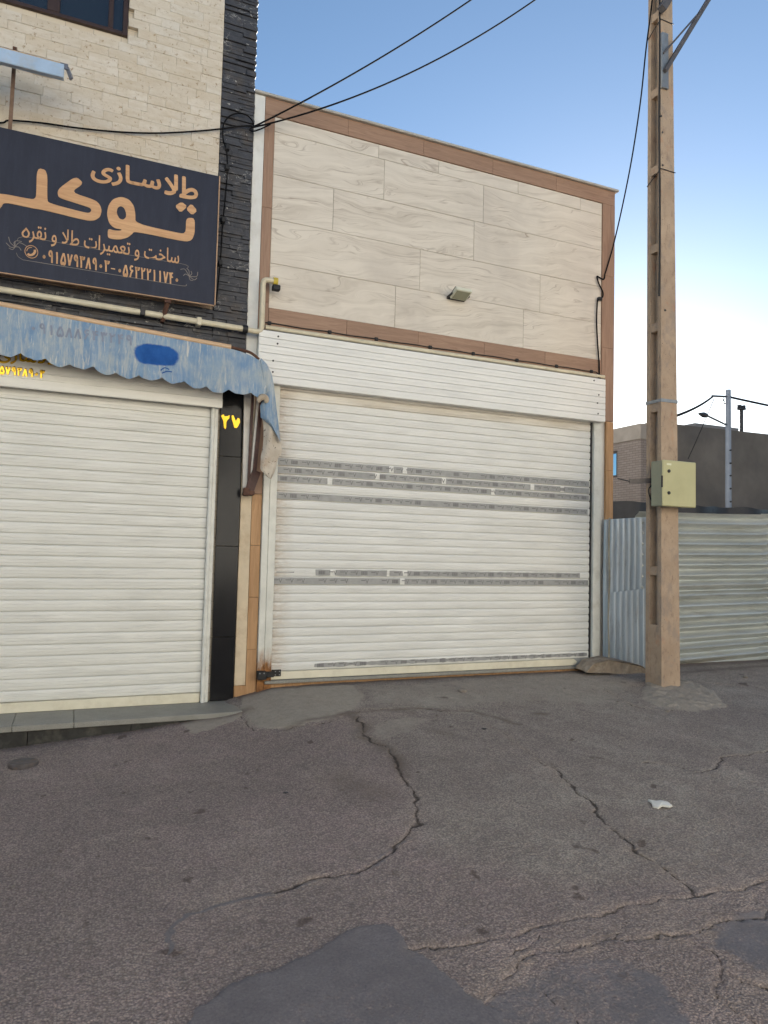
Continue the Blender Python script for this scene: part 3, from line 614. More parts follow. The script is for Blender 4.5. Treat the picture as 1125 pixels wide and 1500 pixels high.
# ---- floodlight
fp = P(673, 433, YW-.09)
fl = thing('floodlight', (fp.x, YW-.09, fp.z-.05), 'small floodlight tilted down on the travertine-look wall above the shutter', 'floodlight')
c0 = Vector((fp.x, YW-.125, fp.z)); tl = R(-22)
def fr(x, y, z):                                          # lamp box: lens looks down and out
    return (c0.x+x, c0.y+y*math.cos(tl)-z*math.sin(tl), c0.z+y*math.sin(tl)+z*math.cos(tl))
def tbox(x0, x1, y0, y1, z0, z1, b=.004):
    mb = MB().box(x0, x1, y0, y1, z0, z1, b); mb.v = [fr(*q) for q in mb.v]; return mb
tbox(-.095, .095, -.075, .075, -.012, .030).build('housing', plain('lamp_housing', (.62, .62, .50), .4, .05), fl)
for i in range(9): tbox(-.08+i*.02-.004, -.08+i*.02+.004, -.05, .07, .031, .052, .001).build('fin', M_DARK, fl)
tbox(-.080, .080, -.062, .062, -.017, -.0125, .001).build('lens', plain('lamp_lens', (.30, .31, .22), .15, .1), fl)
mb = MB(); mb.bar((c0.x-.104, c0.y, c0.z), (c0.x-.104, YW-.004, c0.z-.01), .006, .024); mb.bar((c0.x+.104, c0.y, c0.z), (c0.x+.104, YW-.004, c0.z-.01), .006, .024); mb.bar((c0.x-.106, YW-.004, c0.z-.01), (c0.x+.106, YW-.004, c0.z-.01), .006, .03); mb.build('bracket', M_DARK, fl)
# ================================================================== the stone-clad shop building
sb = thing('shop_building', (-.6, YL, .2), 'two-storey shop building faced with cream travertine bricks and black split stone', 'building')
Lx1 = 1.421
m = Mat('brick_wall_far', .8, .3); bt = m.node('ShaderNodeTexBrick'); m.put(bt.inputs['Vector'], m.vec(rot=(R(90), 0, 0)))
for k, v in (('Color1', (.62, .55, .44, 1)), ('Color2', (.57, .49, .38, 1)), ('Mortar', (.40, .35, .28, 1)), ('Scale', 1.0), ('Mortar Size', .003), ('Brick Width', .23), ('Row Height', .083)): bt.inputs[k].default_value = v
m.color(bt.outputs[0]); M_BRICKFAR = m.m
wx1, wz0 = float(P(187.5, 40, YL).x), float(P(186, 51.5, YL).z)          # window's lower right corner
wx0, wz1 = wx1-1.5, wz0+1.35
mb = MB()
mb.box(-5.5, wx0, YL+.045, YL+9, -.4, 9.2); mb.box(wx1, Lx1-.02, YL+.045, YL+9, -.4, 9.2)
mb.box(wx0, wx1, YL+.045, YL+9, -.4, wz0); mb.box(wx0, wx1, YL+.045, YL+9, wz1, 9.2); mb.box(wx0, wx1, YL+.6, YL+9, wz0, wz1)
mb.build('wall', M_BRICKFAR, sb)
ch = .0835; bxr = float(P(325, 120, YL).x)
zb = 5.02; row = 0; proto = {}
while zb < 7.32:
    x = -1.12+random.uniform(-.2, 0)
    while x < bxr-.03:
        L = random.choice((.16, .20, .22, .24, .26, .30, .34)); x1 = min(x+L, bxr)
        if bxr-x1 < .06: x1 = bxr
        h0, h1 = zb+.0003, zb+ch-.0003
        if x1 > -1.15 and not (x1 > wx0-.0 and x < wx1+.0 and h1 > wz0-.01 and h0 < wz1+.01 and x > wx0-.3 and x1 < wx1+.10):
            xa = max(x, wx1+.004) if (x < wx1 and h1 > wz0-.01) else x
            if x1-xa > .006:
                y = YL+random.uniform(-.003, .005)
                MB().box(xa+.0005, x1-.0005, y, YL+.043, h0, h1, random.uniform(.0008, .002)).build('brick', M_BRICK, sb)
        x = x1
    zb += ch; row += 1
# one course of bricks under the signboard
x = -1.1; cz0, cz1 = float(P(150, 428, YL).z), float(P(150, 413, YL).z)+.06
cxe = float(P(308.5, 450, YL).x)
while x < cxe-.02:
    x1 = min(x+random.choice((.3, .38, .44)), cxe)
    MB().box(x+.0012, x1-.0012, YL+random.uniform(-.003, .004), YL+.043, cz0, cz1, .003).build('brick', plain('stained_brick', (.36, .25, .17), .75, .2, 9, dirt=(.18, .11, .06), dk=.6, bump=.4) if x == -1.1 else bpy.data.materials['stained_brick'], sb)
    x = x1
# black split stone: ledge pieces too thin to pick apart
def ledge(x0, x1, z0, z1, name):
    mb = MB(); z = z0
    while z < z1-.008:
        h = min(random.uniform(.022, .050), z1-z); x = x0
        while x < x1-.01:
            xe = min(x+random.uniform(.10, .38), x1)
            if x1-xe < .05: xe = x1
            mb.box(x+.0006, xe-.0006+(random.uniform(-.006, .006) if xe == x1 else 0), YL+random.uniform(-.014, .012), YL+.044, z+.0005, z+h-.0007, .003); x = xe
        z += h
    return mb.build(name, M_SLATE, sb, kind='stuff')
ledge(bxr+.002, Lx1, 3.18, 7.6, 'split_stone_pillar')
ledge(-1.2, bxr, 3.18, cz0-.002, 'split_stone_band')
# window
M_WFR = plain('brown_window_frame', (.045, .026, .020), .35, .2, 12)
wn = MB(); d0, d1 = YL+.012, YL+.10
for a in ((wx0, wx0+.05, wz0, wz1), (wx1-.045, wx1, wz0, wz1), (wx0+.05, wx1-.045, wz0, wz0+.035), (wx0+.05, wx1-.045, wz1-.05, wz1), (wx1-.66, wx1-.56, wz0+.035, wz1-.05), (wx1-.165, wx1-.125, wz0+.035, wz1-.05)):
    wn.box(a[0], a[1], d0, d1, a[2], a[3], .004)
wo_ = wn.build('window', M_WFR, sb)
m = Mat('window_glass', .04, .9); m.color((.012, .016, .022)); M_GLASS = m.m
for a, b in ((wx0+.05, wx1-.66), (wx1-.56, wx1-.165), (wx1-.125, wx1-.045)): MB().box(a+.001, b-.001, d0+.045, d0+.055, wz0+.036, wz1-.051).build('pane', M_GLASS, wo_)
# black granite pillar between the two shutters
gx0 = float(P(322, 640, YL).x)
for a, b in ((.216, .79), (.793, 1.62), (1.623, 2.45), (2.453, 3.178)): MB().box(gx0, Lx1-.004, YL, YL+.043, a, b-.001, .002).build('granite_panel', M_BLKGRAN, sb)

# ---- doorstep
fe0, fe1 = PZ(0, 1068, .212), PZ(353.6, 1039.7, .212)
YF = (fe0.y+fe1.y)/2; xe = fe1.x
st = thing('doorstep', (-.2, YF, 0), 'grey granite doorstep with a dark stained riser below the shop shutter', 'step')
for a, b in ((-2.4, -1.35), (-1.348, -.36), (-.358, float(PZ(108, 1055, .212).x)), (float(PZ(108, 1055, .212).x)+.003, xe)): MB().box(a, b, YF, YL+.10, .166, .212, .005).build('tread_slab', M_GRAN, st)
rx = [-2.4, -1.4, -.75, float(P(40, 1085, YF+.03).x), float(P(192, 1065, YF+.03).x), xe-.02]
for a, b in zip(rx, rx[1:]): MB().box(a+.002, b-.002, YF+.028, YF+.2, -.25, .165, .002).build('riser_tile', M_RISER, st)

# ---- shop roller shutter
ss = thing('roller_shutter', (0, YL, .213), 'cream roller shutter with wide plain slats behind the blue awning', 'roller shutter')
rx0, rx1 = float(P(308.5, 596, YL).x), float(P(319.5, 597, YL).x)
hx1 = float(P(326, 590, YL-.09).x); hz0, hz1 = float(P(324, 597, YL-.09).z), float(P(324, 560, YL-.09).z)
pit = .0925; sl1 = None; i = 0; zz = .213+.085
while zz+i*pit < hz0+.08:
    z = zz+i*pit
    if sl1 is None: sl1 = MB().extr([(a+.01, b+z) for a, b in slat_profile(pit, YL)], -2.35, rx0+.004).build('slat', M_SLAT2, ss)
    else: copy_part(sl1, ss, (0, random.uniform(-.0015, .0015), z-zz))
    i += 1
MB().box(-2.35, rx0-.001, YL-.006, YL+.022, .2135, zz-.002, .003).build('bottom_bar', bpy.data.materials['bottom_bar_paint'], ss)
mb = MB(); mb.tube([(rx0+.022, YL-.022, .2135), (rx0+.022, YL-.022, hz0+.01)], .021, 12); mb.box(rx0+.02, rx1, YL-.03, YL-.001, .2135, hz0+.01, .004); mb.build('side_rail', M_RAIL, ss)
hd = MB(); yb = YL-.09
hd.extr([(YL-.001, hz0+.05), (yb+.02, hz0+.05), (yb+.018, hz0), (yb+.006, hz0-.004), (yb, hz0+.005), (yb-.002, hz0+.075), (yb+.008, hz0+.082), (yb+.012, hz0+.13), (yb+.006, hz0+.136), (yb+.008, hz0+.30), (yb+.02, hz0+.36), (YL-.001, hz0+.36)], -2.4, hx1); hd.build('hood', M_SLAT2, ss)
M_GOLD = plain('gold_mirror_letters', (.80, .50, .03), .18, .06, 20, metal=.55)
M_GOLDB = plain('brown_letter_shadow', (.10, .045, .015), .4, .2, 20)
hl = MB(); yg = yb-.002
digits_on(hl, '۰۹۱۵۷۹۳۸۹۰۳', float(P(-28, 552, yg).x), float(P(65, 560, yg).x), hz0+.095, hz0+.158, yg, .012)
text_on(hl, shape_ar('طلاسازی'), float(P(-4, 530, yg).x), float(P(86, 540, yg).x), hz0+.185, hz0+.32, yg, .016)
hb = MB(); hb.v = [(x+.004, y+.0012, z+.007) for x, y, z in hl.v]; hb.f = list(hl.f); hb.build('lettering_shadow', M_GOLDB, ss, fix=False)  # brown copy set behind and above the letters, a painted shadow
hl.build('lettering', M_GOLD, ss, fix=False)
# ---- house number 27
p0, p1 = P(323.5, 629, YL-.012), P(351.5, 606, YL-.012)
hn = thing('house_number', ((p0.x+p1.x)/2, YL-.01, p0.z), 'gold house number 27 in Persian digits on the black granite pillar', 'house number')
def digit(pts, holes=()):
    mb = MB(); poly_on(mb, [(float(P(300+x/8.036, 600+y/8.036, YL).x), float(P(300+x/8.036, 600+y/8.036, YL).z)) for x, y in pts], (), YL-.014, .013); mb.build('digit', bpy.data.materials['gold_mirror_letters'], hn)
digit([(190, 75), (215, 58), (230, 82), (262, 80), (288, 68), (285, 105), (262, 125), (250, 150), (248, 215), (236, 232), (222, 212), (216, 140)])
digit([(312, 75), (332, 68), (345, 100), (362, 140), (385, 100), (405, 110), (412, 150), (385, 205), (368, 220), (345, 215), (330, 160), (315, 115)])

# ================================================================== signboard
YG = YL-.16
s_r, s_t, s_b = float(P(321, 258, YG).x), float(P(321, 258, YG).z), float(P(315.5, 447, YG).z)
s_l = s_r-2.95
sg = thing('shop_sign', ((s_l+s_r)/2, YG, s_b), 'navy signboard with copper Persian lettering and phone numbers above the awning', 'sign')
m = Mat('navy_sign_panel', .6, .3); c = m.ramp(m.noise(4, 7, .7, m.vec((3, 1, .6))), (.3, (.016, .020, .036)), (.7, (.029, .034, .056)))
c = m.mix(m.ramp(m.noise(95, 2, .5), (.72, 0.0), (.76, .5)), c, (.20, .19, .18)); m.color(c)
pn = MB().box(s_l, s_r, YG, YG+.035, s_b, s_t, .003).build('panel', m.m, sg)
M_COPPER = wood_tile('copper_lettering', (.47, .255, .125), (.68, .42, .225), 0, 0)
M_TRIM = plain('sign_trim', (.42, .27, .17), .5, .15, 12)
MB().box(s_r+.0005, s_r+.011, YG-.004, YG+.03, s_b, s_t, .002).build('trim', M_TRIM, sg)
MB().box(s_l, s_r, YG-.002, YG+.03, s_b-.010, s_b-.0005, .002).build('trim', M_TRIM, sg)
Z7 = lambda pts: [(float(P(x/3.516, 220+y/3.516, YG).x), float(P(x/3.516, 220+y/3.516, YG).z)) for x, y in pts]
def rnd_poly(pts, n=3, closed=True):                       # soften traced corners
    for _ in range(n-1):
        out = []
        for i, a in enumerate(pts):
            b = pts[(i+1) % len(pts)]; out += [(a[0]*.8+b[0]*.2, a[1]*.8+b[1]*.2), (a[0]*.2+b[0]*.8, a[1]*.2+b[1]*.8)]
        pts = out
    return pts
def letter(outline, holes=(), soft=3): mb = MB(); poly_on(mb, rnd_poly(Z7(outline), soft), [rnd_poly(Z7(h), soft) for h in holes], YG-.005, .0045); mb.build('letter', M_COPPER, sg)
letter([(697, 330), (690, 288), (665, 255), (625, 240), (583, 252), (558, 285), (550, 330), (562, 378), (590, 403), (630, 410), (618, 416), (590, 415), (555, 405), (555, 450), (575, 458), (615, 462), (655, 452), (678, 435), (692, 418), (955, 473), (988, 464), (1003, 428), (1003, 350), (958, 350), (957, 415), (948, 428), (930, 430), (697, 378)],
       [[(600, 325), (605, 297), (622, 288), (640, 298), (650, 325), (648, 348), (634, 360), (614, 353)]])
letter([(900, 288), (935, 267), (965, 290), (930, 323)], soft=2); letter([(958, 304), (985, 276), (1016, 312), (990, 336)], soft=2)
letter([(390, 135), (432, 172), (365, 217), (490, 258), (515, 282), (524, 312), (515, 345), (490, 362), (455, 366), (225, 309), (165, 300), (20, 268), (4, 300), (-35, 318), (-150, 296), (-190, 262), (-186, 198), (-140, 190), (-140, 242), (-118, 258), (-35, 272), (-16, 256), (-26, 236), (0, 222), (165, 255), (182, 248), (187, 230), (190, 92), (245, 105), (243, 255), (252, 274), (445, 325), (465, 322), (472, 308), (462, 296), (320, 252), (300, 240), (296, 215), (310, 193)])
def line(txt, a, b, zbot, ztop, bold, name='lettering'):
    mb = MB(); text_on(mb, txt, float(P(*a, YG).x), float(P(*b, YG).x), zbot, ztop, YG-.003, bold); mb.build(name, M_COPPER, sg, fix=False)
zz1 = lambda x, y: float(P(x, y, YG).z)
line(shape_ar('طلا'), (242, 270), (289, 280), zz1(283, 292.5), zz1(262, 258), .030); line(shape_ar('سـازی'), (134, 255), (235, 270), zz1(163, 271), zz1(165, 238), .028)
line(shape_ar('ساخت و تعمیرات طلا و نقر'), (43, 345), (262, 384), zz1(250, 391), zz1(250, 364), .010)
mb = MB(); digits_on(mb, '۰۹۱۵۷۹۳۸۹۰۳', float(P(60, 372, YG).x), float(P(161, 390, YG).x), zz1(110, 391), zz1(110, 374), YG-.003, .013); mb.build('phone_number', M_COPPER, sg, fix=False)
mb = MB(); digits_on(mb, '۰۵۶۳۲۲۱۱۷۴۰', float(P(171, 395, YG).x), float(P(263, 411, YG).x), zz1(220, 411), zz1(220, 394.5), YG-.003, .013); mb.build('phone_number', M_COPPER, sg, fix=False)
mb = MB(); stroke_on(mb, [(float(P(162.5, 393.5, YG).x), zz1(165.5, 393.8)), (float(P(168.5, 394.5, YG).x), zz1(165.5, 393.8))], .009, YG-.003); mb.build('dash', M_COPPER, sg, fix=False)
mb = MB(); hx_, hz_ = float(P(37.5, 341, YG).x), zz1(37.5, 341.5); stroke_on(mb, [(hx_-.002, hz_+.042), (hx_+.024, hz_+.006), (hx_+.016, hz_-.028), (hx_-.012, hz_-.030), (hx_-.022, hz_-.004), (hx_-.002, hz_+.030)], .013, YG-.003); mb.build('lettering', M_COPPER, sg, fix=False)
M_LINE = plain('sign_fine_line', (.22, .19, .17), .6, .15, 20)
bd = MB(); xa, xb = float(P(24, 370, YG).x), float(P(275, 410, YG).x); za, zb_ = zz1(60, 385), zz1(60, 351)
stroke_on(bd, [(xa+.05, zb_), (xb-.3, zb_), (xb-.03, zb_), (xb-.005, zb_-.03)], .003, YG-.002); stroke_on(bd, [(xa+.05, za), (xb-.3, za), (xb-.04, za), (xb-.01, za+.02)], .004, YG-.002); stroke_on(bd, [(xa+.05, zb_), (xa+.01, zb_-.02), (xa, zb_-.05)], .003, YG-.002); stroke_on(bd, [(xa+.05, za), (xa+.015, za+.02), (xa, za+.05)], .003, YG-.002)
for cx, cz_, sgn in ((xa-.01, (za+zb_)/2, -1), (xb+.01, (za+zb_)/2, 1)):
    for k in range(7):
        a_ = R(-70+k*38+(0 if sgn > 0 else 20)); r_ = .05+.02*(k % 3); stroke_on(bd, [(cx, cz_), (cx+sgn*math.cos(a_)*r_*.6+.012*math.sin(k), cz_+math.sin(a_)*r_*.7), (cx+sgn*math.cos(a_+.5)*r_, cz_+math.sin(a_+.5)*r_)], .005, YG-.0025, 4)
bd.build('fine_border', M_LINE, sg, fix=False)
pc = P(46, 369, YG); ic = MB()
stroke_on(ic, [(pc.x+.048*math.cos(t), pc.z+.052*math.sin(t)) for t in np.linspace(0, 2*math.pi, 18)], .005, YG-.003, 2)
stroke_on(ic, [(pc.x+.034*math.cos(t), pc.z+.036*math.sin(t)) for t in np.linspace(1.5, 3.2, 8)], .005, YG-.003, 2)
stroke_on(ic, [(pc.x-.026, pc.z-.020), (pc.x-.012, pc.z-.030), (pc.x+.012, pc.z-.020), (pc.x+.026, pc.z+.005), (pc.x+.024, pc.z+.022)], .018, YG-.003, 4)
ic.build('phone_icon', M_COPPER, sg, fix=False)
for x, z0_, z1_ in ((float(P(246, 440, YG).x), 3.62, s_b-.011), (float(P(246, 440, YG).x)-1.9, 3.62, s_b-.011)):
    mb = MB(); mb.bar((x, YG+.03, z1_+.005), (x, YG+.03, z1_-.03), .05, .05); mb.bar((x, YG+.03, z1_-.025), (x-.03, YG+.09, z0_), .030, .03); mb.bar((x-.03, YG+.085, z0_), (x-.03, YL-.002, z0_), .03, .03); mb.build('bracket', M_RUST, sg)
for x in (s_r-.15, s_r-1.5, s_l+.3): mb = MB(); mb.bar((x, YG+.036, s_t-.3), (x, YL-.001, s_t-.3), .03, .03); mb.build('bracket', M_RUST, sg)

# ---- sign lamp on its post
YP = YL-.52
l0, l1 = P(15, 181, YG+.015), P(24, 55, YP)
sp = thing('sign_lamp', (l0.x, YG, l0.z), 'fluorescent batten lamp on a rusty post above the navy signboard', 'lamp')
MB().bar((l0.x, YG+.016, s_t-.002), (l1.x-.012, YP+.09, l1.z-.02), .028, .028, (1, 0, 0)).build('post', plain('post_paint', (.17, .11, .08), .6, .3, 20), sp)
e0, e1 = P(94, 102, YP), P(0, 66, YP); xr = e1.x-.9; zc_ = (e0.z+e1.z)/2-.02
MB().extr([(YP-.055, zc_-.105), (YP-.050, zc_-.110), (YP+.035, zc_-.085), (YP+.04, zc_-.08), (YP+.04, zc_+.0), (YP-.050, zc_+.002), (YP-.056, zc_-.004)], xr, e0.x).build('lamp_body', plain('lamp_blue_enamel', (.34, .46, .62), .4, .12, 8, dirt=(.40, .36, .30), dk=.5), sp)
MB().tube([(xr+.03, YP+.01, zc_+.030), (e0.x-.03, YP+.01, zc_+.030)], .014, 10).build('lamp_tube', plain('lamp_tube_glass', (.62, .46, .30), .25, .1, 8), sp)
MB().extr([(YP+.05, zc_+.03), (YP+.06, zc_+.028), (YP+.10, zc_+.095), (YP+.09, zc_+.098)], xr, e0.x+.025).build('reflector', plain('lamp_grey_enamel', (.15, .16, .19), .45, .15, 8), sp)
q = P(101, 104, YP+.05); mb = MB(); mb.bar((e0.x+.02, YP+.075, zc_+.055), (e0.x+.055, YP+.03, zc_-.055), .014, .03); mb.build('lamp_end_flap', bpy.data.materials['lamp_grey_enamel'], sp)
MB().bar((l1.x-.012, YP+.085, zc_+.10), (l1.x-.012, YP+.0, zc_+.05), .018, .03).build('clamp', M_RUST, sp)

# ================================================================== awning
YA = YL-.27
A0, A1 = P(0, 446, YA), P(338, 509, YA)
def bar_z(x): t = (x-A0.x)/(A1.x-A0.x); return A0.z+(A1.z-A0.z)*t
xend = float(P(383, 527, YA).x); xl = A0.x-1.3
aw = thing('awning', ((xl+xend)/2, YA, 2.0), 'faded blue fabric awning folded up above the cream shop shutter', 'awning')
pts = [(xl+(A1.x-xl)*i/14, YA, bar_z(xl+(A1.x-xl)*i/14)) for i in range(15)]
MB().tube(pts, .026, 10).build('front_bar', plain('peach_bar_paint', (.58, .40, .25), .5, .12, 7, dirt=(.40, .25, .14), dk=.5), aw)
hook = smooth([(A1.x-.03, YA, bar_z(A1.x-.03)+.005), (float(P(352, 512, YA).x), YA, P(352, 512, YA).z), (float(P(368, 516, YA).x), YA+.01, P(368, 516.5, YA).z), (float(P(380, 525, YA).x), YA+.01, P(380, 526, YA).z)], 5)
MB().tube(hook, .013, 8).build('bar_end', M_RUST, aw)
BOT = [(-60, 519), (0, 519.5), (29, 521), (59, 527), (90, 535), (117, 538), (145, 546), (176, 549), (208, 553), (245, 560), (285, 566), (317, 571), (348, 576), (377, 582), (390, 577)]
bxs = [float(P(a, b, YA).x) for a, b in BOT]; bzs = [float(P(a, b, YA).z) for a, b in BOT]
xv1 = float(P(389, 560, YA).x)
def val(x, t):                                            # fabric hanging from the bar, t = 0 top .. 1 hem
    top = bar_z(min(x, A1.x))-.022-(.10*max(0, (x-A1.x)/(xv1-A1.x))**1.6 if x > A1.x else 0)
    s = abs(math.sin((x-.10)*math.pi/.187+.35*math.sin(x*2.3))); bot = float(np.interp(x, bxs, bzs))+.006-.040*s**.75+.012+.006*math.sin(x*9.1+1)-.003*math.sin(x*71)*s
    y = YA-.028-.028*t*math.sin(x*11+1.2*math.sin(x*4.1))*(.35+.65*t)-.012*t+.010*math.sin(x*27+2*t)*t*t-.006*math.sin(x*55+3)*t
    return (x, y, top+(bot-top)*t)
def inval(p):                                             # (x, *, z) -> on the fabric, 3 mm in front
    x, _, z = p; a, b = val(x, 0)[2], val(x, 1)[2]; t = min(1, max(0, (z-a)/(b-a))); q = val(x, t); return (x, q[1]-.004, z)
m = Mat('faded_blue_fabric', .85, .2)
mx, my, mz = m.sep()
c = m.ramp(m.noise(3.2, 6, .65), (.28, (.12, .235, .40)), (.5, (.22, .32, .44)), (.72, (.36, .41, .435)))
c = m.mix(m.ramp(m.noise(9, 8, .72, m.vec((3.2, 1, .5)), .5), (.46, 0.0), (.66, .80)), c, (.48, .49, .465))
c = m.mix(m.math('MULTIPLY', m.ramp(m.noise(24, 5, .6, m.vec((2.6, 1, .22)), .4), (.60, 0.0), (.66, 1.0)), .8), c, (.60, .58, .52))
c = m.mix(m.math('MULTIPLY', m.ramp(m.noise(2.1, 4, .6, m.vec(loc=(4, 4, 4))), (.52, 0.0), (.7, 1.0)), .55), c, (.12, .23, .40))
pc = P(229, 521.5, YA); ox, oz = ORG['awning'][0], ORG['awning'][2]; pr = P(262, 526, YA).x-pc.x
ex = m.math('DIVIDE', m.math('SUBTRACT', mx, pc.x-ox), pr); ez = m.math('DIVIDE', m.math('SUBTRACT', mz, pc.z-oz), .096)
ee = m.math('ADD', m.math('POWER', m.math('ABSOLUTE', ex), 3.0), m.math('POWER', m.math('ABSOLUTE', ez), 2.6)); ee = m.math('ADD', ee, m.math('MULTIPLY', m.math('SUBTRACT', m.noise(16, 6, .65), .5), .7))
c = m.mix(m.ramp(ee, (.70, 1.0), (1.10, 0.0)), c, m.ramp(m.noise(14, 4, .6), (.3, (.015, .075, .27)), (.7, (.025, .11, .36))))
m.color(c); m.bump(m.noise(9, 5, .6, m.vec((4, 1, .8))), .6, .016); m.bump(m.noise(300, 2, .5), .1, .001); M_FAB = m.m
vl = MB(); vl.grid(lambda u, v: val(xl+(xv1-xl)*u, v), 300, 12)
vb = MB(); vb.v = [(x, y+.003, z) for x, y, z in vl.v]; vb.f = list(vl.f); vb.smooth = True
vo = vl.build('valance', M_FAB, aw)
M_LIN = plain('fabric_lining', (.46, .39, .30), .85, .12, 8, dirt=(.20, .14, .09), dk=.7, bump=.2, bscale=20)
vb.build('valance_lining', M_LIN, aw)
M_GHOST = plain('faded_digits', (.22, .25, .32), .85, .2, 15)
gh = MB(); digits_on(gh, '۰۹۱۵۸۸۶۴۳۲۴۹', float(P(42, 490, YA).x), float(P(194, 512, YA).x), bar_z(.1)-.165, bar_z(.1)-.085, 0, .014, fn=inval); gh.build('faded_lettering', M_GHOST, vo, fix=False)
bl = MB(); M_BLUE = plain('blue_paint', (.02, .09, .30), .8, .1)
for l_ in ([(234, 545), (240, 541), (247, 543)], [(236, 549), (244, 546), (251, 546.5)]): stroke_on(bl, [(float(P(a, b, YA).x), float(P(a, b, YA).z)) for a, b in l_], .010, 0, 5, fn=inval)
bl.build('paint_drip', M_BLUE, vo, fix=False)
tp = MB(); tp.grid(lambda u, v: (xl+(A1.x-.02-xl)*u, YA-.02+(YL-.07-YA)*v, bar_z(xl+(A1.x-xl)*u)+.024+.02*v+.012*math.sin(u*40)*math.sin(v*3)), 60, 4); tp.build('roof_fabric', M_FAB, aw)
MB().tube([(xl, YL-.055, A0.z+.0), (A1.x-.04, YL-.055, A1.z+.03)], .04, 10).build('roller', M_LIN, aw)
# side flap: curtain folded round the bar's end
def lerp_path(pp, t):
    L = [0]
    for a, b in zip(pp, pp[1:]): L.append(L[-1]+math.hypot(b[0]-a[0], b[1]-a[1]))
    s = t*L[-1]; return (float(np.interp(s, L, [q[0] for q in pp])), float(np.interp(s, L, [q[1] for q in pp])))
FO = [(382, 524), (391, 533), (398, 548), (401.5, 566), (404, 590), (408, 622), (411, 648)]
FI = [(381, 528), (383, 540), (386, 556), (390, 577), (381, 594), (382, 612), (394, 622), (405, 637)]
def flap(u, v):
    a, b = lerp_path(FI, v), lerp_path(FO, v); x, y = a[0]+(b[0]-a[0])*u, a[1]+(b[1]-a[1])*u
    return tuple(P(x, y, YA-.02-.05*math.sin(math.pi*u)*(.3+v)+.03*v-.015*math.sin(v*9+u*4)))
MB().grid(flap, 8, 28).build('side_flap', M_FAB, aw)
LO = [(404, 600), (408, 622), (411.5, 648), (413.8, 661), (407, 672), (403, 690), (397, 702)]
LI = [(384, 612), (386, 625), (386, 640), (385, 655), (382, 668), (381, 688), (393, 700)]
def lining(u, v):
    a, b = lerp_path(LI, v), lerp_path(LO, v); x, y = a[0]+(b[0]-a[0])*u, a[1]+(b[1]-a[1])*u
    return tuple(P(x, y, YA+.035-.04*math.sin(math.pi*u)+.012*math.sin(u*7+v*5)))
m = Mat('spotted_lining', .85, .2); c = m.ramp(m.noise(7, 5, .6), (.3, (.42, .36, .29)), (.7, (.58, .53, .45)))
c = m.mix(m.ramp(m.noise(42, 3, .6), (.62, 0.0), (.67, .85)), c, (.06, .05, .045)); c = m.mix(m.ramp(m.noise(4, 4, .6, m.vec(loc=(3, 3, 0))), (.55, 0.0), (.75, .6)), c, (.33, .19, .10)); m.color(c)
MB().grid(lining, 10, 18).build('flap_lining', m.m, aw)
q = [P(383, 576, YA-.02), P(388, 588, YA-.02)]
MB().tube(smooth([P(378, 588, YA-.03), P(383, 582, YA-.045), P(389, 583, YA-.045), P(391, 590, YA-.035)], 4), [.018+.012*math.sin(i/12*3.1) for i in range(13)], 10).build('rolled_hem', M_LIN, aw)
YR = YL-.06
def arm(a, b, wd, mt, name, y0=YR, y1=YR): mb = MB(); mb.bar(P(*a, y0), P(*b, y1), wd, .02, (0, 1, 0)); mb.build(name, mt, aw)
arm((362.5, 560), (360, 722), .060, plain('white_flat_bar', (.58, .56, .52), .5, .1, 9, dirt=(.3, .22, .15), dk=.5), 'arm', YR+.01, YR+.01)
arm((372, 540), (363.5, 722), .024, M_MAROON, 'arm', YR-.04, YR-.03); arm((386, 560), (371, 706), .034, M_MAROON, 'arm', YR-.07, YR-.05)
arm((378, 580), (367, 706), .020, bpy.data.materials['white_flat_bar'], 'arm', YR-.035, YR-.028)
arm((376, 690), (365, 719), .08, M_MAROON, 'arm_shoe', YR-.045, YR-.045)
mb = MB(); b0 = P(359, 723, YL); mb.box(b0.x-.03, b0.x+.06, YR-.07, YL-.001, b0.z-.02, b0.z+.02, .004); mb.box(b0.x-.045, b0.x+.01, YR-.08, YR-.03, b0.z-.03, b0.z+.045, .008); mb.build('hinge_bracket', M_RUST, aw)

# ---- gas pipe
YQ = YL-.075
g0, g1 = P(0, 420, YQ), P(357, 482, YQ); zq = (g0.z+g1.z)/2
gp = thing('gas_pipe', ((g0.x+g1.x)/2, YQ, zq), 'cream gas pipe along the black stone band, rising onto the garage wall', 'pipe')
e2 = P(374, 484, YQ); v0, v1 = P(383, 470, YQ), P(386, 420, YQ); t0 = P(402, 412, YQ)
xv = (v0.x+v1.x)/2
MB().tube([(g0.x-1.3, YQ, g0.z), (g1.x, YQ, g1.z)], .0275, 12).build('pipe_run', M_PIPE, gp)
pth = smooth([(g1.x+.02, YQ, g1.z), (e2.x, YQ, g1.z-.006), (xv-.012, YQ, g1.z+.005), (xv, YQ, g1.z+.05), (xv, YQ, g1.z+.12)], 5)+smooth([(xv, YQ, t0.z-.10), (xv, YQ, t0.z-.045), (xv+.015, YQ, t0.z-.008), (xv+.06, YQ, t0.z), (t0.x, YQ, t0.z)], 5)
MB().tube(pth, .0265, 12).build('pipe_riser', M_PIPE, gp)
MB().tube([(t0.x-.012, YQ, t0.z), (t0.x+.03, YQ, t0.z)], .036, 10).build('yellow_tape', plain('yellow_tape', (.55, .42, .06), .5, .15, 30), gp)
MB().box(t0.x-.018, t0.x+.055, YQ-.03, YQ+.03, t0.z-.088, t0.z-.037, .006).build('valve_cap', M_BLACK, gp)
MB().tube([(g1.x-.012, YQ, g1.z), (g1.x+.035, YQ, g1.z)], .037, 10).build('joint_tape', M_BLACK, gp)
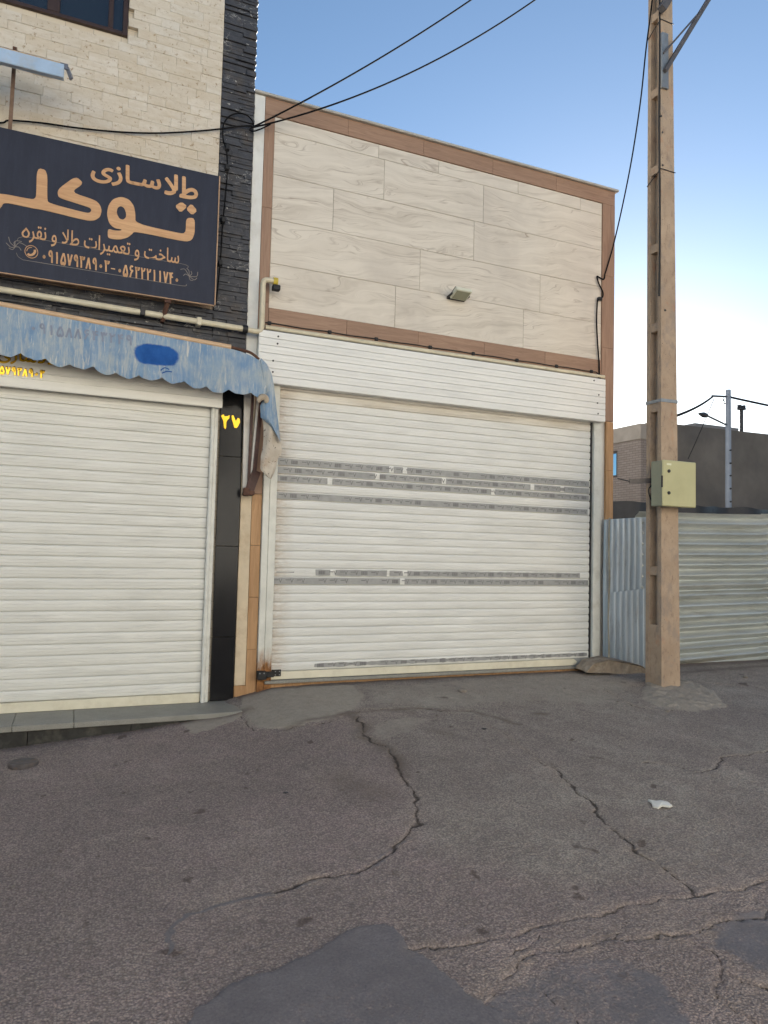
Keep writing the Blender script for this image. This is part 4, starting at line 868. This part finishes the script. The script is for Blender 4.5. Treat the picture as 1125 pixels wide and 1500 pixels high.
for px in (209, 292): x = float(P(px, 455, YQ).x); zc = g0.z+(g1.z-g0.z)*(x-g0.x)/(g1.x-g0.x); MB().box(x-.022, x+.022, YQ-.031, YL-.001, zc-.04, zc+.031, .006).build('pipe_clamp', M_DARK if px == 209 else M_PIPE, gp)
# ================================================================== corrugated fence
YFN = YW+.02
def corr_mat(name, a, b, rust, k, ax):
    m = Mat(name, .4, .5, .45); s = [1.5, 1.5, 1.5]; s[ax] = .25
    c = m.ramp(m.noise(3, 6, .6, m.vec(tuple(s))), (.3, a), (.7, b))
    c = m.mix(m.math('MULTIPLY', m.ramp(m.noise(5, 8, .72, m.vec(tuple(q*2 for q in s), (3, 1, 2))), (.52, 0.0), (.70, 1.0)), k), c, rust)
    c = m.mix(m.ramp(m.noise(60, 2, .5), (.73, 0.0), (.76, .7)), c, (.05, .04, .03)); m.color(c); m.rough(m.rng(m.noise(7, 5, .6), .3, .7, .30, .5)); m.bump(m.noise(6, 4, .6), .15, .01); return m.m
M_CH = corr_mat('weathered_zinc', (.41, .425, .395), (.55, .565, .53), (.25, .22, .17), .5, 0)
M_CV = corr_mat('weathered_zinc_upright', (.27, .32, .37), (.42, .47, .52), (.17, .15, .13), .5, 2)
fa, fb, fc_ = P(880, 758, YFN), P(943, 753, YFN), P(1125, 751, YFN)
slope = .028
fn_thing = thing('corrugated_fence', (7.5, YFN, .2), 'corrugated zinc sheet fence between the garage and the empty lot', 'fence')
def vsheet(x0, x1, z0, z1, y, pitch=.085, amp=.027):
    n = int((x1-x0)/pitch*8); mb = MB()
    def fn(u, v):
        x = x0+(x1-x0)*u; z = z0+(z1-z0)*v
        return (x, y-amp*math.sin(2*math.pi*(x-x0)/pitch)-.004*math.sin(z*5+x*3), z+(x-x0)*.09*v)
    return mb.grid(fn, n, 10)
vsheet(5.626, 6.16, .30, fa.z-.03, YFN-.085).build('corrugated_sheet', M_CV, fn_thing)
vsheet(6.11, 6.75, .28, fa.z+.01, YFN-.032).build('corrugated_sheet', M_CV, fn_thing)
vsheet(5.626, 6.6, .30, fa.z-.87, YFN-.14, .085, .024).build('corrugated_sheet', M_CV, fn_thing)
MB().grid(lambda u, v: (5.615+.045*u+.006*math.sin(v*13), YFN-.18+.02*u, .32+(fa.z-.33)*v), 2, 14).build('edge_strip', plain('grey_board', (.30, .28, .22), .7, .2, 9, dirt=(.12, .09, .06), dk=.7), fn_thing)
def hsheet(x0, x1, z0, z1, y, pitch=.1295, amp=.034):
    n = int((z1-z0)/pitch*10); mb = MB()
    def fn(u, v):
        x = x0+(x1-x0)*v; z = z0+(z1-z0)*u
        return (x, y-amp*math.cos(2*math.pi*(z-z1)/pitch)+.006*math.sin(x*3.1+z), z+(x-6.4)*slope+.006*math.sin(x*1.7+z*2))
    return mb.grid(fn, n, 24)
zt = float(P(995, 752.5, YFN).z)
hsheet(6.20, 8.35, zt-.98, zt, YFN).build('corrugated_sheet', M_CH, fn_thing)
hsheet(6.20, 8.30, zt-.98-1.02, zt-.90, YFN+.022).build('corrugated_sheet', M_CH, fn_thing)
hsheet(8.28, 10.6, zt-.98, zt+.01, YFN+.03).build('corrugated_sheet', M_CH, fn_thing)
hsheet(8.24, 10.6, zt-.98-1.02, zt-.90, YFN+.05).build('corrugated_sheet', M_CH, fn_thing)
for x in (6.35, 8.3, 10.5): MB().box(x-.025, x+.025, YFN+.09, YFN+.14, .1, zt-.08, .004).build('post', M_RUST, fn_thing)
MB().box(6.3, 10.55, YFN+.075, YFN+.088, zt-.5, zt-.44).build('rail', M_RUST, fn_thing)

# ---- stone slab lying at the foot of the sheets
pts = [(857, 985), (868, 972), (893, 966.5), (918, 970), (940, 976), (949, 985), (947, 992), (925, 992), (893, 986), (870, 986)]
sy = 6.42; poly = [P(a, b, sy) for a, b in pts]; mb = MB(); n = len(poly)
cx = sum(p.x for p in poly)/n; czz = sum(p.z for p in poly)/n
rings = []
for k, (dy, s, up) in enumerate(((.0, .93, -.002), (-.016, 1.0, 0), (.05, 1.0, .012), (.20, .97, .02), (.26, .80, .01))):
    rings.append([(cx+(p.x-cx)*s+.01*math.sin(i*5+k), sy+dy+.012*math.sin(i*3.3+k*2), czz+(p.z-czz)*s+up) for i, p in enumerate(poly)])
v = [q for r_ in rings for q in r_]; f = [(k*n+i, k*n+(i+1) % n, (k+1)*n+(i+1) % n, (k+1)*n+i) for k in range(4) for i in range(n)]+[tuple(range(n))[::-1], tuple(4*n+i for i in range(n))]
mb.add(v, f); mb.build('stone_slab', plain('field_stone', (.23, .185, .14), .9, .3, 12, dirt=(.38, .34, .28), dk=.8, bump=.8, bscale=35), label='rough brown stone slab lying at the foot of the corrugated sheets', cat='stone')

# ================================================================== concrete pole
pb = G(969, 1009); px_, py_ = pb.x+.128, pb.y+.115; gz = float(ground_z(px_, py_))-.05
ZT = 9.6
def pw(z): t = (z-gz)/(ZT-gz); return .128-.057*t, .115-.027*t
po = thing('utility_pole', (px_, py_, gz), 'tapered concrete utility pole with recessed panels standing before the fence', 'utility pole')
def frus(mb, ax0, ax1, ay0, ay1, z0, z1):                  # tapering block, extents as fractions of the half widths
    v = []
    for z in (z0, z1):
        a, b = pw(z); v += [(px_+x*a, py_+y*b, z) for x, y in ((ax0, ay0), (ax1, ay0), (ax1, ay1), (ax0, ay1))]
    mb.add(v, [(3, 2, 1, 0), (4, 5, 6, 7)]+[(i, (i+1) % 4, 4+(i+1) % 4, 4+i) for i in range(4)])
mb = MB()
zs = np.linspace(gz, ZT, 30)
for a, b in zip(zs, zs[1:]): pass
frus(mb, -1, 1, -1, -.52, gz, ZT); frus(mb, -1, 1, .52, 1, gz, ZT); frus(mb, -.28, .28, -.53, .53, gz, ZT)
po.rotation_euler = (0, -.0085, 0)
zsol = float(P(960, 915, py_).z); frus(mb, -.97, .97, -.53, .53, gz, zsol)
z = zsol
k = 0
while z < ZT-.3:
    z += (.52 if k == 0 else .78); frus(mb, -.95, .95, -.53, .53, z, z+.09); z += .09; k += 1
mb.build('shaft', M_CONC, po)
def band(z, h, th, mt, name, sl=0.0):
    a, b = pw(z); a += th; b += th; mb = MB()
    for x0, x1, y0, y1 in ((-a, a, -b, -b+th*.9), (-a, a, b-th*.9, b), (-a, -a+th*.9, -b+th, b-th), (a-th*.9, a, -b+th, b-th)): mb.box(px_+x0, px_+x1, py_+y0, py_+y1, z, z+h)
    mb.build(name, mt, po)
zb_ = float(P(972, 590, py_).z); band(zb_-.02, .035, .006, M_GALV, 'strap')
for pyy in (258, 42): zz_ = float(P(965, pyy, py_).z); a, b = pw(zz_); MB().tube([(px_-a-.008, py_+b, zz_-.09), (px_-a-.008, py_-b-.008, zz_+.02), (px_+a+.008, py_-b-.008, zz_+.015)], .005, 6).build('tie_wire', M_DARK, po)
for a, b in ((976.5, 195), (976.5, 243), (975, 171), (978, 455), (985, 695)):
    q = P(a, b, py_-pw(3)[1]); q.y = py_-pw(q.z)[1]; MB().tube([(q.x, q.y-.004, q.z), (q.x, q.y+.02, q.z)], .012, 8).build('bolt_hole', M_DARK, po)
M_STEEL = plain('dark_galvanised', (.10, .095, .10), .55, .2, 10, metal=.3)
yf = lambda z: py_-pw(z)[1]
q0, q1 = P(977, 52, yf(6.7)), P(978, 133, yf(6.2))
MB().box(q1.x-.045, q1.x+.045, yf(q1.z)-.03, yf(q0.z)-.001, q1.z, q0.z, .004).build('bracket_plate', M_GALV, po)
for a, b, r_ in (((980, 106), (1052, -10), .042), ((978, 80), (1030, 22), .018)): MB().bar(P(*a, yf(6.4)-.05), P(*b, yf(6.4)-.06), r_, r_).build('brace', M_STEEL, po)
MB().bar(P(976, 16, yf(6.9)-.05), P(1016, -48, yf(6.9)-.06), .075, .075).build('brace', M_STEEL, po)
for i, (xo, z0, z1) in enumerate(((-.55, 2.3, ZT-.1), (-.10, 4.4, ZT-.1))):
    pts = []
    for t in np.linspace(0, 1, 26):
        z = z0+(z1-z0)*t; a, b = pw(z); pts.append((px_-a*(.30 if i == 0 else 1.0)-.008, py_+b*(xo if i == 0 else -.85)+.006*math.sin(z*3.1+i), z))
    MB().tube(pts, .009, 6).build('down_cable', M_BLACK, po)
# ---- meter box on the pole
mz0, mz1 = float(P(971, 741, yf(2)-.17).z), float(P(971, 673, yf(2)-.17).z); mx0, mx1 = float(P(971, 707, yf(2)-.17).x), float(P(1020, 707, yf(2)-.17).x)
mt = thing('meter_box', ((mx0+mx1)/2, yf(2)-.09, mz0), 'pale olive metal meter box strapped to the concrete pole', 'meter box')
M_MB = plain('olive_enamel', (.44, .42, .235), .4, .06, 5, dirt=(.30, .27, .15), dk=.4)
y0 = yf(2)-.17; MB().box(mx0+.004, mx1-.004, y0+.022, yf(mz1)-.0005, mz0+.004, mz1-.004, .006).build('box_body', plain('grey_olive_enamel', (.27, .275, .20), .45, .06, 5), mt)
MB().box(mx0, mx1, y0, y0+.020, mz0, mz1, .012).build('door', M_MB, mt)
for pyy in (690, 722): q = P(979.5, pyy, y0); MB().tube([(q.x, y0-.010, q.z), (q.x, y0+.002, q.z)], .017, 12).build('lock', M_DARK, mt)
q = P(980, 680, y0); MB().box(q.x-.03, q.x+.03, y0-.002, y0+.002, q.z-.010, q.z+.010).build('name_plate', plain('plate_white', (.62, .62, .45), .4), mt)
q = P(971, 705, y0); MB().box(mx0-.006, mx0+.010, y0+.004, y0+.019, q.z-.06, q.z+.06, .002).build('hinge', M_DARK, mt)
# ---- dead-end clamp tied to the pole
xs_ = px_-pw(2)[0]; d0, d1 = PX(949, 706, xs_-.01), PX(925, 705, xs_-.01)
cl = thing('cable_clamp', (xs_-.1, py_, d0.z), 'grey cable tension clamp tied to the pole beside the meter box', 'cable clamp')
a = Vector((xs_-.012, py_-.06, d0.z+.005)); bq = P(922, 705, py_+.05)
MB().bar(a, bq, .028, .05).build('clamp_body', plain('clamp_grey', (.10, .085, .08), .5, .2, 20), cl)
MB().tube([a+Vector((0, 0, .03)), a+Vector((-.02, 0, .005)), a+Vector((.0, 0, -.02))], .012, 8).build('clamp_hook', M_GALV, cl)
MB().tube([bq, P(905, 701, py_+.25)], .006, 6).build('clamp_wire', M_BLACK, cl)
MB().tube(smooth([a+Vector((0, 0, 0)), PX(951, 715, xs_-.015), PX(952, 728, xs_-.015), PX(957, 738, xs_-.004)], 5), .007, 6).build('clamp_lead', M_BLACK, cl)

# ================================================================== beyond the fence
hy = 11.6; hc = P(940, 620, hy); hx = hc.x; hz1 = hc.z
m = Mat('far_brick', .85, .2); bt = m.node('ShaderNodeTexBrick'); cbx = m.node('ShaderNodeCombineXYZ'); s_ = m.sep(); m.put(cbx.inputs[0], m.math('ADD', s_[1], s_[0])); m.put(cbx.inputs[1], s_[2]); m.link(cbx.outputs[0], bt.inputs['Vector'])
for k, v in (('Color1', (.26, .215, .19, 1)), ('Color2', (.22, .175, .15, 1)), ('Mortar', (.14, .12, .105, 1)), ('Scale', 1.0), ('Mortar Size', .006), ('Brick Width', .17), ('Row Height', .050)): bt.inputs[k].default_value = v
m.color(m.mix(m.ramp(m.noise(1.5, 5, .6), (.4, 0.0), (.7, .3)), bt.outputs[0], (.2, .17, .15))); m.bump(bt.outputs['Fac'], -.6, .01); M_FB = m.m
M_GP = plain('grey_render', (.135, .118, .102), .92, .25, 1.2, dirt=(.10, .09, .085), dk=.8, bump=.4, bscale=12)
hs = thing('brick_house', (hx+4, hy+4, .3), 'low grey rendered house with a brick side wall behind the fence', 'house')
mb = MB(); wy0 = hx/ (PX(904.5, 680, hx).x/PX(904.5, 680, hx).y); wzb, wzt = float(PX(903, 699, hx).z), float(PX(903, 660, hx).z)
pz = hz1-.33
mb.box(hx, hx+.25, hy+.02, wy0, -.2, pz); mb.box(hx, hx+.25, wy0+.9, hy+9, -.2, pz); mb.box(hx, hx+.25, wy0, wy0+.9, -.2, wzb); mb.box(hx, hx+.25, wy0, wy0+.9, wzt, pz); mb.build('brick_wall', M_FB, hs)
MB().box(hx-.03, hx+.28, hy, hy+9, pz+.003, hz1, .01).build('parapet', plain('parapet_render', (.30, .26, .22), .9, .15, 3), hs)
gz1, gz2 = float(P(1000, 623, hy).z), float(P(1125, 633, hy).z)
mb = MB(); mb.add([(hx+.285, hy-.005, -.2), (hx+9, hy-.005, -.2), (hx+9, hy-.005, gz2), (hx+.285, hy-.005, gz1), (hx+.285, hy+8, -.2), (hx+9, hy+8, -.2), (hx+9, hy+8, gz2), (hx+.285, hy+8, gz1)], [(0, 1, 2, 3), (5, 4, 7, 6), (3, 2, 6, 7), (1, 5, 6, 2), (4, 0, 3, 7), (0, 4, 5, 1)]); mb.build('rendered_wall', M_GP, hs)
wf = MB(); 
for a in ((wy0, wy0+.06, wzb, wzt), (wy0+.84, wy0+.9, wzb, wzt), (wy0+.06, wy0+.84, wzb, wzb+.05), (wy0+.06, wy0+.84, wzt-.05, wzt)): wf.box(hx+.02, hx+.08, a[0], a[1], a[2], a[3])
wfo = wf.build('window', M_WFR, hs)
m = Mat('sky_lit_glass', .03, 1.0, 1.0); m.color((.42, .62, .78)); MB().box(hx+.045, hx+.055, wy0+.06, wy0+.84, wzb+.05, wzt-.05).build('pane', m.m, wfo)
rc0, rc1 = P(1013, 624, hy+1), P(1064, 625, hy+1)
MB().box(rc0.x, rc1.x+.3, hy+.9, hy+2.5, rc0.z-.25, rc0.z+.06, .01).build('roof_slab', plain('roof_slab', (.20, .19, .185), .8, .1), hs)
q = P(1086, 628, hy+1.2); q2 = P(1086, 597, hy+1.2)
vp = thing('vent_pipe', (q.x, q.y, q.z-.1), 'thin metal vent pipe with a capped top on the grey house roof', 'pipe')
MB().tube([(q.x, q.y, q.z-.25), (q.x, q.y, q2.z-.06)], .045, 10).build('pipe', M_DARK, vp)
mb = MB(); mb.box(q.x-.10, q.x+.10, q.y-.06, q.y+.06, q2.z-.06, q2.z-.005, .01); mb.box(q.x-.10, q.x-.04, q.y-.05, q.y+.05, q2.z-.005, q2.z+.06, .01); mb.box(q.x+.04, q.x+.10, q.y-.05, q.y+.05, q2.z-.005, q2.z+.06, .01); mb.build('cap', M_DARK, vp)
# dark sheeting over the rubble wall in the lot
ly = 9.4; lz = float(P(1050, 736, ly).z)
mb = MB(); mb.grid(lambda u, v: (7.2+6.5*u, ly+.9*v-.10*math.sin(u*31)*(1-v), (.25 if v == 0 else lz-.05+.012*math.sin(u*23)+.012*math.sin(u*61+v*9)-.05*v)), 90, 6)
mb.build('tarpaulin', plain('black_sheeting', (.018, .018, .022), .5, .4, 6, bump=.6, bscale=6), label='black plastic sheeting over a low pile behind the corrugated fence', cat='tarpaulin')
# far street pole
fy = 10.6; f0, f1 = P(1067, 750, fy), P(1065, 571, fy)
fpz = thing('street_lamp_pole', (f0.x, fy, .3), 'slim blue grey lamp pole before the grey rendered house', 'lamp pole')
MB().tube([(f0.x, fy, .2), (f0.x, fy, f1.z)], [.068, .052], 12).build('pole', plain('blue_grey_paint', (.22, .25, .30), .6, .12, 5), fpz)
for pyy in (660, 679, 697, 716, 735): q = P(1066, pyy, fy); MB().tube([(f0.x-.01, fy-.075, q.z), (f0.x-.01, fy-.05, q.z)], .018, 8).build('step_bolt', M_DARK, fpz)
a0, a1 = P(1063, 622, fy), P(1036, 609, fy-.35); MB().tube([a0, a1], .018, 8).build('lamp_arm', M_DARK, fpz)
h1 = P(1024, 606, fy-.45); MB().tube([a1, a1.lerp(h1, .4), h1], [.03, .055, .02], 8).build('lamp_head', M_DARK, fpz)
b0, b1 = P(1063, 581, fy), P(1043, 580, fy-.15); MB().tube([b0, b1], .02, 8).build('arm', M_DARK, fpz); MB().tube([P(1062, 592, fy), P(1058, 582, fy-.03)], .014, 6).build('arm_brace', M_DARK, fpz)
MB().tube(sag(P(1064, 580.5, fy), (f0.x+14, fy+1, f1.z+.4), .25), .022, 6).build('overhead_wire', M_WIRE, label='black bundled wire leaving the far lamp pole to the right', cat='wire')
MB().tube(sag(P(1044, 581, fy-.15), P(968, 616, py_+.1), .05), .018, 6).build('overhead_wire', M_WIRE, label='black bundled wire from the far lamp pole to the concrete pole', cat='wire')
MB().tube(sag(P(1046, 584, fy-.1), P(1008, 672, fy+.9), .02), .008, 6).build('stay_wire', M_DARK, label='thin stay wire slanting from the far lamp pole to the house wall', cat='wire')

# ================================================================== cables by the street
k0 = P(369, 187, YL-.06)
for (a, b), e, sg_, lb in (((964, -215), 5.9, .22, 'upper black service wire from the pole to the shop corner'), ((965, -150), 5.9, .40, 'lower black service wire sagging from the pole to the shop corner')):
    q = P(a, b, py_-.05); MB().tube(sag(k0, q, sg_, 40), .008, 6).build('overhead_wire', M_WIRE, label=lb, cat='wire')
w_ = YL-.035
wc = thing('service_cable', (0, w_, 4.6), 'black cable crossing the cream bricks and dropping down the black stone pillar', 'cable')
MB().tube(smooth([P(a, b, w_) for a, b in ((-60, 176), (0, 180), (14, 176.5), (60, 180), (110, 187), (170, 193), (230, 195), (290, 192), (330, 188), (352, 185), (369, 184.5))], 6), .0075, 6).build('cable', M_WIRE, wc)
MB().tube(smooth([P(a, b, w_-.01) for a, b in ((316, 446), (319, 420), (323, 380), (326, 330), (330, 290), (333, 250), (332, 222), (327, 205), (327, 185), (334, 172), (347, 166), (360, 168), (369, 176), (371, 184), (366, 190), (372, 192), (384, 188), (396, 182))], 6), .007, 6).build('cable', M_WIRE, wc)
for a, b in ((333, 216), (333, 245), (327, 322), (323, 385)): q = P(a, b, w_); MB().box(q.x-.018, q.x+.018, w_-.02, YL+.012, q.z-.025, q.z+.025, .004).build('clip', M_BLACK, wc)
dc = thing('drop_cable', (5.7, YW-.02, 4.0), 'black cable dropping from the pole down the right edge of the garage wall', 'cable')
drop = [P(960, -40, py_-.1), P(953, 20, py_-.05), P(946, 75, py_), P(938, 150, py_+.2), P(925, 235, py_+.45), P(910, 310, py_+.68), P(897, 365, YW-.05), P(886, 402, YW-.02)]
MB().tube(smooth(drop, 6), .008, 6).build('cable', M_WIRE, dc)
MB().tube(smooth([P(a, b, YW-.025) for a, b in ((886, 402), (884.5, 409), (878, 406.5), (874.5, 405), (877, 415), (883, 428), (882, 436), (876, 439), (874.5, 450), (874, 475), (875.5, 505), (877.5, 530), (878, 550))], 5), .0085, 6).build('cable', M_WIRE, dc)
MB().box(float(P(876, 439, YW).x)-.03, float(P(876, 439, YW).x)+.03, YW-.05, YW-.012, float(P(876, 439, YW).z)-.02, float(P(876, 439, YW).z)+.02, .008).build('splice', M_BLACK, dc)
q = P(876.5, 552, YW-.03); MB().box(q.x-.02, q.x+.02, YW-.05, YW-.012, q.z-.03, q.z+.03, .004).build('clip', M_BLACK, dc)

# ================================================================== small things on the ground
q = G(34, 1121); mb = MB(); rr = [(.0, .012), (.075, .014), (.088, .010), (.090, .0), (.090, -.02)]
n = 28; v = [(q.x, q.y, q.z+.030)]; f = []
for k, (r_, h_) in enumerate(rr[1:]): v += [(q.x+1.08*r_*math.cos(2*math.pi*i/n), q.y+r_*math.sin(2*math.pi*i/n), q.z+.018+h_) for i in range(n)]
f += [(0, 1+i, 1+(i+1) % n) for i in range(n)]+[(1+k*n+i, 1+(k+1)*n+i, 1+(k+1)*n+(i+1) % n, 1+k*n+(i+1) % n) for k in range(3) for i in range(n)]
mb.add(v, f).build('valve_cover', plain('worn_iron', (.085, .075, .075), .6, .25, 20, dirt=(.20, .12, .07), dk=.6, bump=.4), label='small round iron valve cover in the asphalt before the doorstep', cat='cover')
q = G(970, 1181); mb = MB(); out = [(-.075, .0), (-.05, .035), (-.04, .075), (-.015, .05), (.03, .045), (.055, .01), (.05, -.03), (.01, -.045), (-.02, -.02), (-.06, -.03)]
zq = lambda x, y: float(ground_z(x, y))+.012
v = [(q.x, q.y, zq(q.x, q.y)+.016)]+[(q.x+a, q.y+b, zq(q.x+a, q.y+b)+.006*abs(math.sin(i*2.1))) for i, (a, b) in enumerate(out)]
v += [(x, y, z-.010) for x, y, z in v]; n = len(out)
mb.add(v, [(0, 1+i, 1+(i+1) % n) for i in range(n)]+[(n+1, n+2+(i+1) % n, n+2+i) for i in range(n)]+[(1+i, n+2+i, n+2+(i+1) % n, 1+(i+1) % n) for i in range(n)])
mb.build('plastic_scrap', plain('white_plastic', (.62, .62, .58), .5, .08, 20), label='crumpled white plastic scrap lying on the cracked asphalt', cat='scrap')
M_PEB = plain('pebble_stone', (.20, .175, .15), .85, .25, 20, jitter=5)
def stone(px, py, r_, mt, lb, cat, grp, sq=.6, name='pebble'):
    q = G(px, py); bm = bmesh.new(); bmesh.ops.create_icosphere(bm, subdivisions=2, radius=r_)
    for v in bm.verts: v.co = Vector((v.co.x*random.uniform(.8, 1.25), v.co.y*random.uniform(.75, 1.1), v.co.z*sq*random.uniform(.8, 1.1)))
    me = bpy.data.meshes.new(name); bm.to_mesh(me); bm.free(); me.materials.append(mt)
    o = bpy.data.objects.new(name, me); C.objects.link(o); o.location = (q.x, q.y, q.z+r_*sq*.55); o.rotation_euler = (0, 0, random.uniform(0, 6)); tag(o, lb, cat, grp)
for a, b, r_, lb in ((677, 1014, .045, 'pale stone chip lying on the apron before the garage shutter'), (1092, 993, .03, 'pale stone at the foot of the horizontal corrugated sheets')):
    stone(a, b, r_, M_PEB, lb, 'stone', None, name='stone_chip')
for a, b, r_ in ((977, 1042, .018), (985, 1041, .012)): stone(a, b, r_, M_PEB, 'small pebble on the mortar round the foot of the concrete pole', 'pebble', 'pebbles by the pole')
for a, b, r_ in ((258, 1184, .010), (565, 1058, .014), (483, 1104, .008), (640, 1048, .012), (905, 1028, .014), (868, 1010, .010), (19, 1299, .009), (345, 1219, .008)):
    stone(a, b, r_, M_PEB, 'tiny pale pebble lying loose on the open asphalt', 'pebble', 'pebbles on the street')
stone(419, 1162, .020, M_BLACK, 'flat black rubber scrap on the brownish asphalt before the doorstep', 'scrap', None, .22, 'rubber_scrap')
stone(709, 1068, .022, M_BLACK, 'flat black rubber scrap on the grey asphalt before the garage shutter', 'scrap', None, .22, 'rubber_scrap')
# ================================================================== unseen far side of the street, added and sized to bounce low sun
def front_house(x0, x1, y, h, mat, lb, doors, wins, trim):
    gz_ = float(ground_z((x0+x1)/2, y))-.1
    t = thing('unseen_house', ((x0+x1)/2, y, gz_), lb, 'house')
    xs = sorted({x0, x1, *[a for d in doors+wins for a in d[:2]]})
    mb = MB()
    for a, b in zip(xs, xs[1:]):
        cuts = sorted([(d[2], d[3]) for d in doors+wins if d[0] <= a and d[1] >= b]); z = gz_
        for c0_, c1_ in cuts+[(h, h)]:
            if c0_ > z: mb.box(a, b, y-.3, y, z, c0_)
            z = c1_
    mb.box(x0+.02, x1-.02, y-8, y-.5, gz_, h-.3); mb.build('wall', mat, t)
    MB().box(x0-.02, x1+.02, y-.34, y+.05, h+.003, h+.16, .01).build('parapet', trim, t)
    for d in doors:
        dr = MB().box(d[0], d[1], y-.2, y-.14, d[2], d[3], .01).build('door', M_DARK, t); MB().box(d[1]-.2, d[1]-.08, y-.139, y-.09, 1.0, 1.05, .01).build('handle', M_GALV, dr)
    for d in wins:
        mb = MB()
        for a in ((d[0], d[0]+.06, d[2], d[3]), (d[1]-.06, d[1], d[2], d[3]), (d[0]+.06, d[1]-.06, d[2], d[2]+.06), (d[0]+.06, d[1]-.06, d[3]-.06, d[3])): mb.box(a[0], a[1], y-.16, y-.1, a[2], a[3], .006)
        wn_ = mb.build('window', M_WFR, t); MB().box(d[0]+.06, d[1]-.06, y-.14, y-.13, d[2]+.06, d[3]-.06).build('pane', M_GLASS, wn_)
        MB().box(d[0]-.08, d[1]+.08, y+.002, y+.08, d[2]-.07, d[2]-.005, .008).build('sill', trim, t)
OY = -5.6
M_PL1 = plain('cream_house_plaster', (.70, .63, .51), .9, .08, 1.5, dirt=(.45, .38, .28), dk=.4, bump=.2)
M_PL2 = plain('white_house_plaster', (.74, .71, .64), .9, .08, 1.5, dirt=(.45, .40, .32), dk=.4, bump=.2)
front_house(-3.4, 4.6, OY, 8.2, M_PL2, 'unseen white plastered house across the street with two upper windows', [(.2, 1.4, -.1, 2.2)], [(-2.2, -.6, 3.7, 5.1), (2.2, 3.8, 3.7, 5.1)], M_GRAN)
front_house(4.63, 13.5, OY-.15, 7.4, M_PL1, 'unseen cream plastered house across the street with a wide dark gate', [(6.2, 8.8, -.1, 2.6)], [(10.2, 11.8, 1.2, 2.6)], M_GRAN)
front_house(-13, -3.43, OY-.1, 7.8, M_PL1, 'unseen cream plastered house across the street with one low window', [(-6.2, -5, -.1, 2.2)], [(-10, -8.4, 1.2, 2.6)], M_GRAN)
